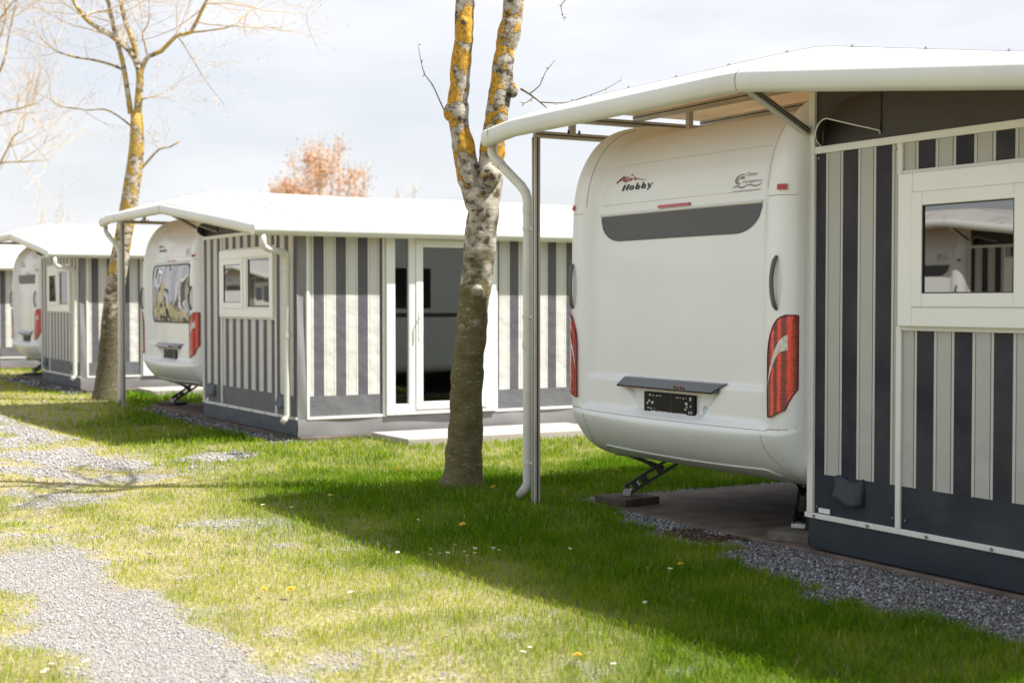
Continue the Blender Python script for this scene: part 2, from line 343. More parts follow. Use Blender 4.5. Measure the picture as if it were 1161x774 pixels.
def gravel_mask(X, Y):
    n = fbm(X, Y, .9, 3, 5) - .5; n2 = fbm(X, Y, .25, 9, 4) - .5
    # near wheel track
    xc = np.where(Y < 7, 1.66 - .0 * Y, 1.66 - (Y - 7) * .08); hw = .31 + .05 * np.sin(Y * 1.7)
    t1 = sst(.10, -.06, np.abs(X - xc) - hw - n * .5 - n2 * .35) * sst(8.9, 8.3, Y + n * .8)
    # far wheel track
    t2 = sst(.14, -.12, np.abs(X - 3.05) - .42 - n * .9 - n2 * .25) * sst(11.1, 11.9, Y + n * 1.6)
    # worn patches between
    p = fbm(X, Y, .8, 21, 5) + .22 * (fbm(X, Y, .12, 23, 3) - .5)
    zone = np.exp(-((X - 2.6) / 1.1) ** 2) * sst(8.2, 9.3, Y) * sst(14.5, 12.5, Y)
    t3 = sst(.56, .66, p + .04 * n2) * zone
    near = np.exp(-((X - 2.35) / .45) ** 2) * sst(5.6, 5.0, Y); t4 = sst(.58, .70, p) * near * .7
    sp = np.exp(-((X - 4.3) / .6) ** 2 - ((Y - 12.8) / .5) ** 2); t5 = sst(.42, .58, p * sp + sp * .15)
    # crushed stone along the near slab
    xl = np.interp(Y, [3.0, 4.06, 4.93, 5.9, 6.57, 7.24, 8.42, 8.7], [4.72, 4.76, 4.84, 4.90, 5.04, 5.18, 5.44, 5.55])
    t6 = sst(-.05, .07, X - xl - n * .5 - n2 * .45) * sst(8.75, 8.55, Y) * sst(6.2, 5.9, X + (Y > 8.4) * -3)
    t7 = sst(-.05, .07, X - 5.15 - n * .3) * sst(5.9, 5.6, X) * (sst(13.5, 13.9, Y) * sst(19.3, 18.9, Y) + sst(22.6, 22.9, Y) * sst(28.3, 28, Y)) * .9
    t8 = sst(.14, .08, np.abs(Y - 8.62)) * sst(5.4, 5.6, X) * (X < 9)
    t9 = sst(.64, .80, fbm(X, Y, .28, 41, 4)) * np.exp(-((X - 2.6) / 1.0) ** 2) * .6
    return np.clip(np.maximum.reduce([t9, t1, t2 * (1 - .9 * sst(.52, .66, fbm(X, Y, .5, 63, 4))), t3 * .9, t4, t5 * .8, t6, t7, t8]), 0, 1)
def dry_lit_mask(X, Y):       # worn turf by the wheel tracks, with sunlit yellow put into the colour
    n = fbm(X, Y, 1.3, 51, 4) - .5; n2 = fbm(X, Y, .3, 57, 3) - .5
    return np.clip(sst(3.9, 2.5, X + n * 2.4 + n2 * 1.0 - .13 * (Y - 7)) * .75 + .06 + .38 * sst(10.2, 11.5, Y + n * 2) * sst(14.6, 13.6, Y) + n2 * .7 + np.maximum(n, 0) * .5, 0, 1)  # the band between the pitches is painted yellower as sunlit lawn
def height(X, Y):
    h = .025 * (fbm(X, Y, 2.5, 33, 3) - .5)
    h = h + .035 * np.exp(-(((X - 5.16) ** 2 + (Y - 9.62) ** 2) / .18))
    h = h + .03 * sst(4.6, 5.3, X) * sst(8.8, 8.2, Y)
    return h

# ------------------------------------------------------------------ ground
def ground():
    def axis(parts):
        a = []
        for lo, hi, st in parts: a += list(np.arange(lo, hi, st))
        a.append(parts[-1][1]); return np.array(a)
    xs = axis([(-1500, -100, 200), (-100, -10, 15), (-10, -1, 1), (-1, 7, .055), (7, 16, .5), (16, 100, 12), (100, 1500, 200)])
    ys = axis([(-1500, -100, 200), (-100, -10, 15), (-10, 2.5, 1.25), (2.5, 16, .06), (16, 30, .14), (30, 60, 2), (60, 300, 24), (300, 3000, 270)])
    X, Y = np.meshgrid(xs, ys); near = (X > -12) & (X < 20) & (Y > -12) & (Y < 62)
    Z = np.where(near, height(X, Y), 0)
    co = np.stack([X, Y, Z], -1).reshape(-1, 3)
    nx, ny = len(xs), len(ys)
    i = np.arange(nx - 1); j = np.arange(ny - 1); I, J = np.meshgrid(i, j)
    a = (J * nx + I).ravel(); q = np.stack([a, a + 1, a + nx + 1, a + nx], 1)
    me = bpy.data.meshes.new('ground'); me.vertices.add(len(co)); me.vertices.foreach_set('co', co.ravel())
    me.loops.add(q.size); me.loops.foreach_set('vertex_index', q.ravel().astype(np.int32)); me.polygons.add(len(q))
    me.polygons.foreach_set('loop_start', np.arange(0, q.size, 4, dtype=np.int32)); me.update(calc_edges=True)
    g = gravel_mask(co[:, 0], co[:, 1]); d = dry_lit_mask(co[:, 0], co[:, 1])
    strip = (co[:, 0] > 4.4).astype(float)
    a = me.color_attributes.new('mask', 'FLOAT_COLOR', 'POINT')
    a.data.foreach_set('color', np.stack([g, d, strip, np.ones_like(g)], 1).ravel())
    m = bpy.data.materials.new('ground'); m.use_nodes = True; b = m.node_tree.nodes['Principled BSDF']; b.inputs['Roughness'].default_value = .95; b.inputs['Specular IOR Level'].default_value = .15
    at = nd(m, 'ShaderNodeVertexColor'); at.layer_name = 'mask'; s = nd(m, 'ShaderNodeSeparateColor'); lk(m, at.outputs[0], s.inputs[0])
    t = nd(m, 'ShaderNodeTexCoord')
    def ramp(scale, c0, c1, p0=.35, p1=.65, detail=8):
        n = nd(m, 'ShaderNodeTexNoise'); n.inputs['Scale'].default_value = scale; n.inputs['Detail'].default_value = detail; lk(m, t.outputs['Object'], n.inputs['Vector'])
        r = nd(m, 'ShaderNodeValToRGB'); r.color_ramp.elements[0].position = p0; r.color_ramp.elements[0].color = (*c0, 1); r.color_ramp.elements[1].position = p1; r.color_ramp.elements[1].color = (*c1, 1)
        lk(m, n.outputs['Fac'], r.inputs[0]); return r, n
    lush, n0 = ramp(18, (.035, .06, .005), (.07, .12, .006)); dry_lit, _ = ramp(40, (.20, .16, .09), (.42, .37, .22))
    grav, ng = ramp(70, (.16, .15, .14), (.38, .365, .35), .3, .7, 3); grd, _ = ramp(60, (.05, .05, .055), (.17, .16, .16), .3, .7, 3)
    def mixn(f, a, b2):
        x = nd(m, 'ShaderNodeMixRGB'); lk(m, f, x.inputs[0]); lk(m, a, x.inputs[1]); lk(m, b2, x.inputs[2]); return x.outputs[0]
    turf = mixn(s.outputs[1], lush.outputs[0], dry_lit.outputs[0]); gr = mixn(s.outputs[2], grav.outputs[0], grd.outputs[0])
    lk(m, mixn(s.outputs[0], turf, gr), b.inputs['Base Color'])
    bp = nd(m, 'ShaderNodeBump'); bp.inputs['Strength'].default_value = .6; bp.inputs['Distance'].default_value = .02; lk(m, ng.outputs['Fac'], bp.inputs['Height']); lk(m, bp.outputs[0], b.inputs['Normal'])
    me.materials.append(m)
    o = bpy.data.objects.new('ground', me); C.objects.link(o); structure(o)
ground()

S30, C30 = math.sin(R(30.2)), math.cos(R(30.2))
def in_view(X, Y, margin=1.25):
    z = X * S30 + Y * C30; r = X * C30 - Y * S30
    return (z > 3.5) & (np.abs(r) < .37 * z * margin + .6)
UNITS = [6.09, 16.85, 25.9, 34.9]
def blocked(X, Y):
    k = np.zeros(X.shape, bool)
    for yb in UNITS: k |= (X > 5.47) & (X < 12.7) & (Y > yb - 3.12) & (Y < yb + 2.4)
    k |= (X > 6.24) & (X < 8.72) & (Y > 12.8) & (Y < 13.9); k |= (X > 6.24) & (X < 8.72) & (Y > 21.8) & (Y < 22.9)
    k |= ((X - 5.17) ** 2 + (Y - 9.65) ** 2) < .03
    k |= ((X - 5.35) ** 2 + (Y - 21.0) ** 2) < .03
    return k

def raw_mesh(name, co, faces_n, idx, col, matr):
    me = bpy.data.meshes.new(name); me.vertices.add(len(co)); me.vertices.foreach_set('co', co.astype(np.float32).ravel())
    me.loops.add(len(idx)); me.loops.foreach_set('vertex_index', idx.astype(np.int32))
    me.polygons.add(len(idx) // faces_n); me.polygons.foreach_set('loop_start', np.arange(0, len(idx), faces_n, dtype=np.int32))
    me.update(calc_edges=True)
    a = me.color_attributes.new('col', 'FLOAT_COLOR', 'POINT'); a.data.foreach_set('color', np.concatenate([col, np.ones((len(col), 1))], 1).astype(np.float32).ravel())
    me.materials.append(matr); o = bpy.data.objects.new(name, me); C.objects.link(o); return o

rng = np.random.default_rng(5)
def scatter(x0, x1, y0, y1, dens):
    n = int((x1 - x0) * (y1 - y0) * dens); return rng.uniform(x0, x1, n), rng.uniform(y0, y1, n)

def grass():
    Xs = []; Ys = []; W = []
    for (y0, y1, x0, x1, dens, wd) in ((3, 7.5, -.8, 6.2, 9000, .0028), (7.5, 11.5, -2.2, 8.5, 4600, .0040), (11.5, 16, -2, 11, 1350, .0075), (16, 24, -2, 11, 520, .012), (24, 40, -2, 11, 200, .02)):
        x, y = scatter(x0, x1, y0, y1, dens); k = in_view(x, y) & ~blocked(x, y)
        x, y = x[k], y[k]; Xs.append(x); Ys.append(y); W.append(np.full(len(x), wd))
    X = np.concatenate(Xs); Y = np.concatenate(Ys); W = np.concatenate(W)
    g = gravel_mask(X, Y); d = dry_lit_mask(X, Y)
    keep = rng.random(len(X)) < (1 - g) ** 1.5 * (1 - .45 * d) + .012
    clump = fbm(X, Y, .16, 71, 3); keep &= rng.random(len(X)) < .30 + 1.1 * clump
    X, Y, W, g, d, clump = (a[keep] for a in (X, Y, W, g, d, clump)); n = len(X)
    big = fbm(X, Y, .9, 77, 2)
    H = (.014 + .030 * (1 - d) + .03 * clump * (1 - .5 * d)) * rng.uniform(.5, 1.35, n) * (1 - .5 * g)
    H *= 1 + .35 * (W > .007)
    th = rng.uniform(0, 2 * np.pi, n); ph = rng.uniform(0, 2 * np.pi, n); lean = rng.uniform(.1, .95, n) * H
    Z = height(X, Y); ax = np.cos(th) * W / 2; ay = np.sin(th) * W / 2; lx = np.cos(ph) * lean; ly = np.sin(ph) * lean
    co = np.zeros((n, 5, 3))
    co[:, 0] = np.stack([X - ax, Y - ay, Z - .004], 1); co[:, 1] = np.stack([X + ax, Y + ay, Z - .004], 1)
    co[:, 2] = np.stack([X - ax * .8 + lx * .35, Y - ay * .8 + ly * .35, Z + H * .6], 1); co[:, 3] = np.stack([X + ax * .8 + lx * .35, Y + ay * .8 + ly * .35, Z + H * .6], 1)
    co[:, 4] = np.stack([X + lx, Y + ly, Z + H * (1 - .25 * lean / H)], 1)
    base = (np.arange(n) * 5)[:, None]
    idx = (base + np.array([[0, 1, 3, 0, 3, 2, 2, 3, 4]])).ravel()
    lush = np.array([.026, .105, .0012]); lush2 = np.array([.145, .29, .003]); dr = np.array([.44, .49, .05]); straw = np.array([.58, .48, .20])  # green deepened for shaded lawn, yellow brightened for sunlit turf
    m1 = rng.random(n)[:, None]; c = lush * (1 - m1) + lush2 * m1
    dd = np.clip(d * (.75 + .5 * big) + rng.normal(0, .13, n), 0, 1)[:, None]
    c = c * (1 - dd) + dr * dd
    st = (rng.random(n) < (.012 + .15 * d * (X < 3.6)))[:, None]; c = np.where(st, straw * rng.uniform(.6, 1.1, (n, 1)), c)
    c = c * rng.uniform(.75, 1.2, (n, 1))
    col = np.repeat(c[:, None, :], 5, 1).reshape(-1, 3)
    o = raw_mesh('grass', co.reshape(-1, 3), 3, idx, col, M['blade']); o['kind'] = 'stuff'; o['label'] = 'short green lawn with worn and painted sunlit yellow beside the gravel wheel tracks'; o['category'] = 'grass'
    print('blades', n)
grass()

def gravel():
    Xs = []; Ys = []; Sz = []
    for (y0, y1, x0, x1, dens, sz) in ((3, 8.8, .6, 6.4, 7500, .0062), (8.8, 12, 0, 6, 1900, .0095), (8.45, 8.8, 5.5, 9, 2500, .009), (12, 19, .5, 6, 800, .015), (19, 29, 1, 6, 220, .026)):
        x, y = scatter(x0, x1, y0, y1, dens); g = gravel_mask(x, y)
        k = in_view(x, y, 1.15) & ~blocked(x, y) & (rng.random(len(x)) < g * 1.1 + .006)
        x, y = x[k], y[k]; Xs.append(x); Ys.append(y); Sz.append(rng.uniform(.5, 1.0, len(x)) * sz * np.where(rng.random(len(x)) < .08, 1.7, 1) * np.where(x > 4.4, 1.25, 1))
    X = np.concatenate(Xs); Y = np.concatenate(Ys); S = np.concatenate(Sz); n = len(X)
    o6 = np.array([[1, 0, 0], [0, 1, 0], [-1, 0, 0], [0, -1, 0], [0, 0, .75], [0, 0, -.6]])
    P = np.repeat(o6[None], n, 0) * rng.uniform(.65, 1.3, (n, 6, 1)) + rng.normal(0, .16, (n, 6, 3))
    a = rng.uniform(0, 6.28, n); ca, sa = np.cos(a)[:, None], np.sin(a)[:, None]
    px = P[:, :, 0] * ca - P[:, :, 1] * sa; py = P[:, :, 0] * sa + P[:, :, 1] * ca
    co = np.stack([px * S[:, None] + X[:, None], py * S[:, None] + Y[:, None], P[:, :, 2] * S[:, None] + (height(X, Y) + S * .25)[:, None]], -1)
    F = np.array([[0, 1, 4], [1, 2, 4], [2, 3, 4], [3, 0, 4], [1, 0, 5], [2, 1, 5], [3, 2, 5], [0, 3, 5]]).ravel()
    idx = ((np.arange(n) * 6)[:, None] + F[None]).ravel()
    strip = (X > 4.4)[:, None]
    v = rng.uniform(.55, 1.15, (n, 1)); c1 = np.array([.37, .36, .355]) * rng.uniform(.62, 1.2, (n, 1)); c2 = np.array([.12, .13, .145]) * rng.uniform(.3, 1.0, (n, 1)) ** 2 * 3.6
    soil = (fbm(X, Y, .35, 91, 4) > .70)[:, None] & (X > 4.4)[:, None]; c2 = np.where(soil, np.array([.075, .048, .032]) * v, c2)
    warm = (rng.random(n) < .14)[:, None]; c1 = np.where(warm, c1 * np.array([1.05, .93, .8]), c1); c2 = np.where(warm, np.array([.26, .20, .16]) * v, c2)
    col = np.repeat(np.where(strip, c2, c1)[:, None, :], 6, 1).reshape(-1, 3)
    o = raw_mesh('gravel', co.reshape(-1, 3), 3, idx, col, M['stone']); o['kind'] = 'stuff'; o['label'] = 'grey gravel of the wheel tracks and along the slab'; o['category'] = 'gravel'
    print('stones', n)
gravel()

# ------------------------------------------------------------------ concrete pads and door steps
for i, yb in enumerate(UNITS):
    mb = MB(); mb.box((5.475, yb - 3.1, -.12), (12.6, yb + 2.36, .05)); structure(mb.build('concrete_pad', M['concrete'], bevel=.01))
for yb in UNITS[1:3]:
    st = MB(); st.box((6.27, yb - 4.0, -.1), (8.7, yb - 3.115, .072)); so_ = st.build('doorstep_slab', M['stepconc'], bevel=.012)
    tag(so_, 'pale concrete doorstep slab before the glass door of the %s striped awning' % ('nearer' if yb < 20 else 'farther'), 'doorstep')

# ------------------------------------------------------------------ canopy (protective roof) : local x depth, y along the row, origin at caravan/awning joint
def ztop(x, y):
    a = np.interp(y, [-3.2, -3.17, .0, .2, 2.6, 2.76, 2.85], [2.30, 2.315, 2.70, 2.705, 2.705, 2.70, 2.67])
    b2 = np.interp(y, [-3.2, -3.15, -.05, .1, .5, 2.45, 2.75, 2.85], [2.30, 2.345, 2.885, 2.905, 2.91, 2.91, 2.905, 2.88])
    k = min(max((x + .49) / .61, 0), 1); k = k ** .85
    return float(a * (1 - k) + b2 * k)
def make_canopy(label):
    t = empty('protective_roof', (0, 0, 0), label, 'roof', 'protective roofs over the caravans')
    L = 7.3
    ys = [-3.2, -3.15, -2.6, -2, -1.4, -.8, -.3, -.05, .1, .3, .5, 1.2, 1.9, 2.45, 2.6, 2.72, 2.79, 2.85]
    xs = [-.49, -.38, -.2, 0, .12] + [.12 + (L - .12) * k / 12 for k in range(1, 13)]
    mb = MB(); mb.grid([[(x, y, ztop(x, y) + (.006 * math.sin(y * 5 + x * 2) if x > .3 and -3 < y < 2.6 else 0)) for y in ys] for x in xs])
    mb.build('roof_sheet', M['roof'], t, smooth=True, solid=.018)
    # seams with screws
    k = 0
    x = .12
    sm = MB(); sc = MB()
    while x < L:
        sm.tube([(x, y, ztop(x, y) - .001) for y in ys[1:-1]], .0035, 5)
        for q in range(11):
            y = -2.9 + q * .54
            if x < .2: sc.tube([(x, y, ztop(x, y)), (x, y, ztop(x, y) + .012)], [.011, .007], 6)
        x += 1.75
    sm.build('sheet_seam', M['handle'], t); sc.build('screw_row', M['zinc'], t)
    # front fascia: rounded box section swept along the front edge
    prof = [(.03, -.105), (-.012, -.112), (-.035, -.09), (-.042, -.05), (-.036, -.01), (-.012, .012), (.03, .008)]
    yy = [2.875, 2.5, 1.8, 1.0, .2, .08, -.04, -.2, -1.0, -1.8, -2.6, -3.215]
    mb = MB(); mb.grid([[(-.49 + a, y, ztop(-.49, y) + b2) for a, b2 in prof] for y in yy]); mb.quad([(-.49 + a, yy[0], ztop(-.49, yy[0]) + b2) for a, b2 in prof]); mb.quad([(-.49 + a, yy[-1], ztop(-.49, yy[-1]) + b2) for a, b2 in prof][::-1])
    mb.build('front_fascia', M['pvc'], t, smooth=True)
    j = MB()
    for y in (.02, 2.78): j.tube([(-.49 + a * 1.04, y, ztop(-.49, y) + b2 * 1.01) for a, b2 in prof], .0022, 4)
    j.build('fascia_joint', M['seam'], t)
    # eave gutter on the awning side
    y0, sg, z = -3.2, -1, 2.30
    pr = [(0, .005), (.03, .012), (.065, .0), (.085, -.03), (.085, -.065), (.06, -.095), (.02, -.105), (-.02, -.10), (-.03, -.06)]
    mb = MB(); mb.grid([[(x, y0 + sg * a, z + b2) for a, b2 in pr] for x in (-.53, -.3, 0, 2, 4, 6, L)])
    mb.quad([(-.53, y0 + sg * a, z + b2) for a, b2 in pr]); mb.quad([(L, y0 + sg * a, z + b2) for a, b2 in pr])
    mb.build('gutter', M['pvc'], t, smooth=True)
    # rafters and beams
    for x in (.78, 1.42, 3.2, 5.0, 6.8):
        mb = MB(); yy2 = (.1, 1.3, 2.90); g_ = V((-.0235, 0, .004))
        p, q = V((x, .1, ztop(x, .1) - .055)), V((x, 2.82, ztop(x, 2.8) - .055)); mb.bar(p, q, .045, .05); mb.bar(p + g_, q + g_, .002, .008, mi=1)
        mb.build('rafter', [M['alu'], M['alugroove']], t)
        mb = MB(); p, q = V((x, -3.0, ztop(x, -3.0) - .055)), V((x, .06, ztop(x, .06) - .055)); mb.bar(p, q, .045, .05); mb.build('rafter', M['alu'], t)
    mb = MB(); mb.bar((-.33, 2.46, 2.62), (L, 2.46, 2.62), .045, .045); mb.bar((-.33, 2.436, 2.62), (L, 2.436, 2.62), .002, .008, mi=1); mb.build('side_beam', [M['alu'], M['alugroove']], t)
    mb = MB(); mb.bar((.1, 2.81, 2.795), (L, 2.81, 2.795), .05, .05); mb.bar((.1, 2.783, 2.795), (L, 2.783, 2.795), .002, .008, mi=1); mb.build('eave_beam', [M['alu'], M['alugroove']], t)
    for x in (-.02, 1.02):
        mb = MB(); mb.box((x - .02, 2.44, 2.643), (x + .02, 2.48, ztop(x, 2.46) - .02)); mb.build('stub_post', M['alu'], t)
        for e in (-.045, .045): mb = MB(); mb.tube([(x + e, 2.435, 2.635), (x + e, 2.435, 2.662)], .008, 6); mb.build('bolt', M['steel'], t)
    # post
    mb = MB(); mb.box((-.34, 2.44, -.05), (-.295, 2.485, 2.6)); mb.box((-.324, 2.4385, .0), (-.311, 2.4405, 2.6), 1); mb.box((-.3415, 2.456, .0), (-.3395, 2.469, 2.6), 1)
    mb.build('post', [M['alu'], M['alugroove']], t, bevel=.003)
    # brace
    mb = MB(); a, b2 = V((-.03, .0, 2.40)), V((-.44, .03, ztop(-.44, .03) - .10)); mb.bar(a, b2, .05, .04)
    dd = V((0, -.027, 0)); mb.bar(a + dd + V((0, 0, .008)), b2 + dd + V((0, 0, .008)), .004, .007, mi=1); mb.bar(a + dd - V((0, 0, .008)), b2 + dd - V((0, 0, .008)), .004, .007, mi=1)
    mb.build('brace', [M['alu'], M['alugroove']], t)
    # downpipes
    def pipe(pts, r=.034):
        mb = MB(); mb.tube(pts, r, 14); o = mb.build('downpipe', M['pvcpipe'], t, smooth=True); o.data.materials[0] = M['pvcpipe']
        es = MB()
        for p, q in zip(pts[1:-1], pts[2:]):
            p, q = V(p), V(q); d = (q - p).normalized()
            if (q - p).length > .12: es.tube([p + d * .03, p + d * .085], r * 1.13, 14)
        es.build('pipe_collar', M['pvcpipe'], o, smooth=False)
        return o
    o = pipe([(-.44, 2.87, 2.585), (-.44, 2.87, 2.52), (-.435, 2.845, 2.48), (-.345, 2.62, 2.27), (-.335, 2.575, 2.22), (-.33, 2.555, 2.16), (-.33, 2.555, 1.2), (-.33, 2.555, .17), (-.335, 2.57, .13), (-.35, 2.63, .07)])
    cl = MB()
    for z in (1.95, .30, 2.33 - 1.0): cl.tube([(-.33, 2.555, z), (-.33, 2.555, z + .025)], .039, 12); cl.box((-.335, 2.48, z + .003), (-.32, 2.53, z + .02))
    cl.build('pipe_clamp', M['pvcpipe'], o)
    pipe([(-.43, -3.24, 2.205), (-.43, -3.24, 2.12), (-.42, -3.235, 2.08), (-.38, -3.21, 2.06), (-.11, -3.03, 2.02), (-.075, -2.985, 1.98), (-.07, -2.96, 1.93), (-.07, -2.96, 1.2), (-.07, -2.96, .29), (-.10, -2.965, .24), (-.13, -2.97, .21)])
    return t

# ------------------------------------------------------------------ awning
WA = 3.04
def zroof(y): return ztop(0, y) - .03
def make_awning(label):
    t = empty('striped_awning', (0, 0, 0), label, 'awning', 'striped awnings beside the caravans')
    z0, z1 = .235, 2.28
    wy0, wy1, wz0, wz1 = -.70, -2.44, 1.322, 2.11      # window span
    mb = MB()
    def panel(a, b2, za, zb, u0):       # along -y
        mb.quad([(0, a, za), (0, b2, za), (0, b2, zb), (0, a, zb)], [(u0, za), (u0 + abs(b2 - a), za), (u0 + abs(b2 - a), zb), (u0, zb)])
    panel(0, -.675, z0, z1, 0.0)
    panel(-.675, -2.46, z0, wz0 + .03, .125); panel(-.675, -2.46, wz1 - .03, z1, .125)
    panel(-.675, wy0 - .03, wz0 + .03, wz1 - .03, .125); panel(wy1 + .03, -2.46, wz0 + .03, wz1 - .03, .125)
    panel(-2.46, -WA, z0, z1, .02)
    mb.build('gable_fabric', M['stripe'], t)
    # dark flap above
    mb = MB(); yy = np.linspace(-.02, -WA, 14); mb.grid([[(.004 + .006 * math.sin(y * 7), y, z1) for y in yy], [(.0, y, (z1 + zroof(y)) / 2) for y in yy], [(0, y, max(zroof(y), z1 + .01)) for y in yy]])
    mb.build('gable_flap', M['flap'], t, smooth=True)
    # loose ventilation hood sewn on the flap
    nu, nv = 22, 14; P = []
    for i in range(nv):
        v = i / (nv - 1); row = []
        for k in range(nu):
            u = k / (nu - 1); y = -.085 - u * .45
            lip = 2.315 + (.125 * sstep(0, .42, u) if u < .42 else .125 - .085 * ((u - .42) / .58)) ; top_ = 2.50 + .11 * u
            z = top_ * (1 - v) + lip * v
            rid = 1 - .42 * v                     # crease running from the top right corner down to the lip
            if u < rid: f_ = math.sin(math.pi / 2 * min(u / (rid * .55), 1)) * (1 - .25 * max(0, (u / rid - .55) / .45))
            else: f_ = .75 * (1 - (u - rid) / (1.001 - rid))
            row.append((-.008 - .15 * f_ * v ** 1.1 - .004 * math.sin(u * 21 + v * 5) * v, y, z))
        P.append(row)
    mb = MB(); mb.grid(P); fl = mb.build('vent_hood', M['flap'], t, smooth=True)
    mb = MB(); mb.tube([(p[0] - .002, p[1], p[2]) for p in P[-1]], .0035, 5); mb.build('piping', M['frame'], fl)
    mb = MB(); mb.quad([(-.003, -.09, 2.318), (-.003, -.53, 2.35), (-.003, -.48, 2.50), (-.003, -.12, 2.48)]); mb.build('vent_opening', M['gasket'], fl)
    # skirt
    mb = MB(); ys = np.linspace(.0, -WA - .01, 24)
    mb.grid([[(-.004 - .004 * math.sin(y * 9), y, .238) for y in ys], [(-.008 - .006 * math.sin(y * 6 + 1), y, .14) for y in ys], [(-.002, y, .062) for y in ys]])
    mb.build('skirt', M['skirt'], t, smooth=True)
    # rails
    mb = MB(); mb.box((-.018, -.035, .262), (.015, .012, 2.84)); mb.build('corner_post', M['frame'], t, bevel=.004)
    mb = MB(); mb.box((-.016, .03, .232), (-.001, -WA, .262)); o = mb.build('base_rail', M['frame'], t, bevel=.003)
    s = MB()
    for k in range(8): s.tube([(-.016, -.05 - k * .42, .247), (-.024, -.05 - k * .42, .247)], .009, 8)
    s.build('rivet', M['zinc'], o)
    mb = MB(); mb.box((-.014, -.035, 2.275), (-.001, -WA, 2.315)); mb.build('top_rail', M['frame'], t, bevel=.003)
    for y0_, y1_ in ((-.665, -.70), (-2.44, -2.475)):
        for za, zb in ((.262, wz0), (wz1, 2.275)):
            mb = MB(); mb.box((-.016, y0_, za), (-.001, y1_, zb)); mb.build('stile', M['frame'], t, bevel=.003)
    mb = MB(); mb.box((-.012, -.70, wz0 - .022), (-.001, -2.44, wz0)); mb.build('window_rail', M['frame'], t, bevel=.002); mb = MB(); mb.box((-.012, -.70, wz1), (-.001, -2.44, wz1 + .02)); mb.build('window_rail', M['frame'], t, bevel=.002)
    # snap buttons
    s = MB()
    for y, z in ((-.06, .30), (-.64, .31), (-.73, .31), (-.06, 2.25), (-.64, 2.25), (-2.28, .31), (-2.38, .31), (-.06, 2.33), (-.53, 2.345), (-1.6, 2.33)): s.tube([(-.001, y, z), (-.008, y, z)], .006, 8)
    s.build('snap_button', M['zinc'], t)
    s = MB(); s.box((-.003, -.075, .268), (-.006, -.165, .295)); s.build('care_tag', M['white'], t)
    # low ventilation pockets
    for yc in (-.32, -2.62):
        P = []
        for i in range(8):
            v = i / 7; row = []
            for k in range(9):
                u = k / 8; bul = .06 * v ** .8 * (1 if .05 < u < .95 else 0)
                row.append((-.004 - bul * (1 - .15 * abs(u - .5)), yc + .115 - .23 * u + (.01 if v < .3 else 0), .485 - .115 * v - .03 * u * v + .012 * math.sin(u * 7)))
            P.append(row)
        mb = MB(); mb.grid(P); pk = mb.build('vent_pocket', M['skirt'], t, smooth=True, solid=.003)
    # window
    f = MB(); T = .10
    f.box((-.045, wy0, wz0), (.03, wy0 - T, wz1)); f.box((-.045, wy1 + T, wz0), (.03, wy1, wz1)); f.box((-.0449, wy0 - T, wz1 - T), (.03, wy1 + T, wz1)); f.box((-.0449, wy0 - T, wz0), (.03, wy1 + T, wz0 + T)); ym = (wy0 + wy1) / 2
    f.box((-.044, ym + .045, wz0 + T), (.03, ym - .045, wz1 - T))
    fo = f.build('window', M['upvc'], t, bevel=.006)
    def sash(a, b2, th, xo):
        g = MB(); ht, hb = wz1 - T, wz0 + T
        g.box((xo, a, hb), (xo + .04, a - th, ht)); g.box((xo, b2 + th, hb), (xo + .04, b2, ht)); g.box((xo + .0005, a - th, ht - th), (xo + .04, b2 + th, ht)); g.box((xo + .0005, a - th, hb), (xo + .04, b2 + th, hb + th))
        so = g.build('sash', M['upvc'], fo, bevel=.005)
        k = MB(); x = xo + .012; k.quad([(x, a - th, hb + th), (x, b2 + th, hb + th), (x, b2 + th, ht - th), (x, a - th, ht - th)]); k.build('pane', M['glass'], fo)
        e = MB(); q = .006
        for (p0, p1) in (((xo + .004, a - th, hb + th), (xo + .012, a - th - q, ht - th)), ((xo + .004, b2 + th + q, hb + th), (xo + .012, b2 + th, ht - th)), ((xo + .0045, a - th - q, ht - th - q), (xo + .012, b2 + th + q, ht - th)), ((xo + .0045, a - th - q, hb + th), (xo + .012, b2 + th + q, hb + th + q))): e.box(p0, p1)
        e.build('gasket', M['gasket'], fo)
    sash(wy0 - T - .002, ym + .047, .07, -.052); sash(ym - .047, wy1 + T + .002, .02, -.03)
    # long side wall, facing -y
    Y = -WA; L = 7.0
    mb = MB(); n = 6
    mb.grid([[(x, Y - .002 + .01 * math.sin(z * 4 + x * 30), z) for z in np.linspace(.06, 2.3, 20)] for x in (-.004, .02, .05, .08, .10)]); mb.build('corner_fabric', M['corner'], t, smooth=True)
    def sp(a, b2, u0):
        mb = MB(); mb.quad([(a, Y, .235), (b2, Y, .235), (b2, Y, 2.30), (a, Y, 2.30)], [(u0, .235), (u0 + b2 - a, .235), (u0 + b2 - a, 2.3), (u0, 2.3)]); mb.build('side_fabric', M['stripe'], t)
    sp(.09, 1.0, .155); sp(2.34, 3.5, .05); sp(3.5, 5.2, .1); sp(5.2, L, .1)
    for a, b2 in ((.0, 1.0), (1.0, 2.34), (2.34, L)):
        zt = .238
        mb = MB(); xs = np.linspace(a, b2, 20); mb.grid([[(x, Y - .004 - .006 * math.sin(x * 8), zt) for x in xs], [(x, Y - .01 - .008 * math.sin(x * 5 + 2), .15) for x in xs], [(x, Y - .004, .055) for x in xs]]); mb.build('side_skirt', M['corner'], t, smooth=True)
    for a, b2 in ((.10, 1.0), (2.34, L)): mb = MB(); mb.box((a, Y - .016, .232), (b2, Y - .001, .262)); mb.build('side_rail', M['frame'], t, bevel=.003)
    for x in (.10, .965, 2.345, 3.5, 5.2, L - .04): mb = MB(); mb.box((x, Y - .015, .262), (x + .03, Y - .001, 2.3)); mb.build('side_stile', M['frame'], t, bevel=.003)
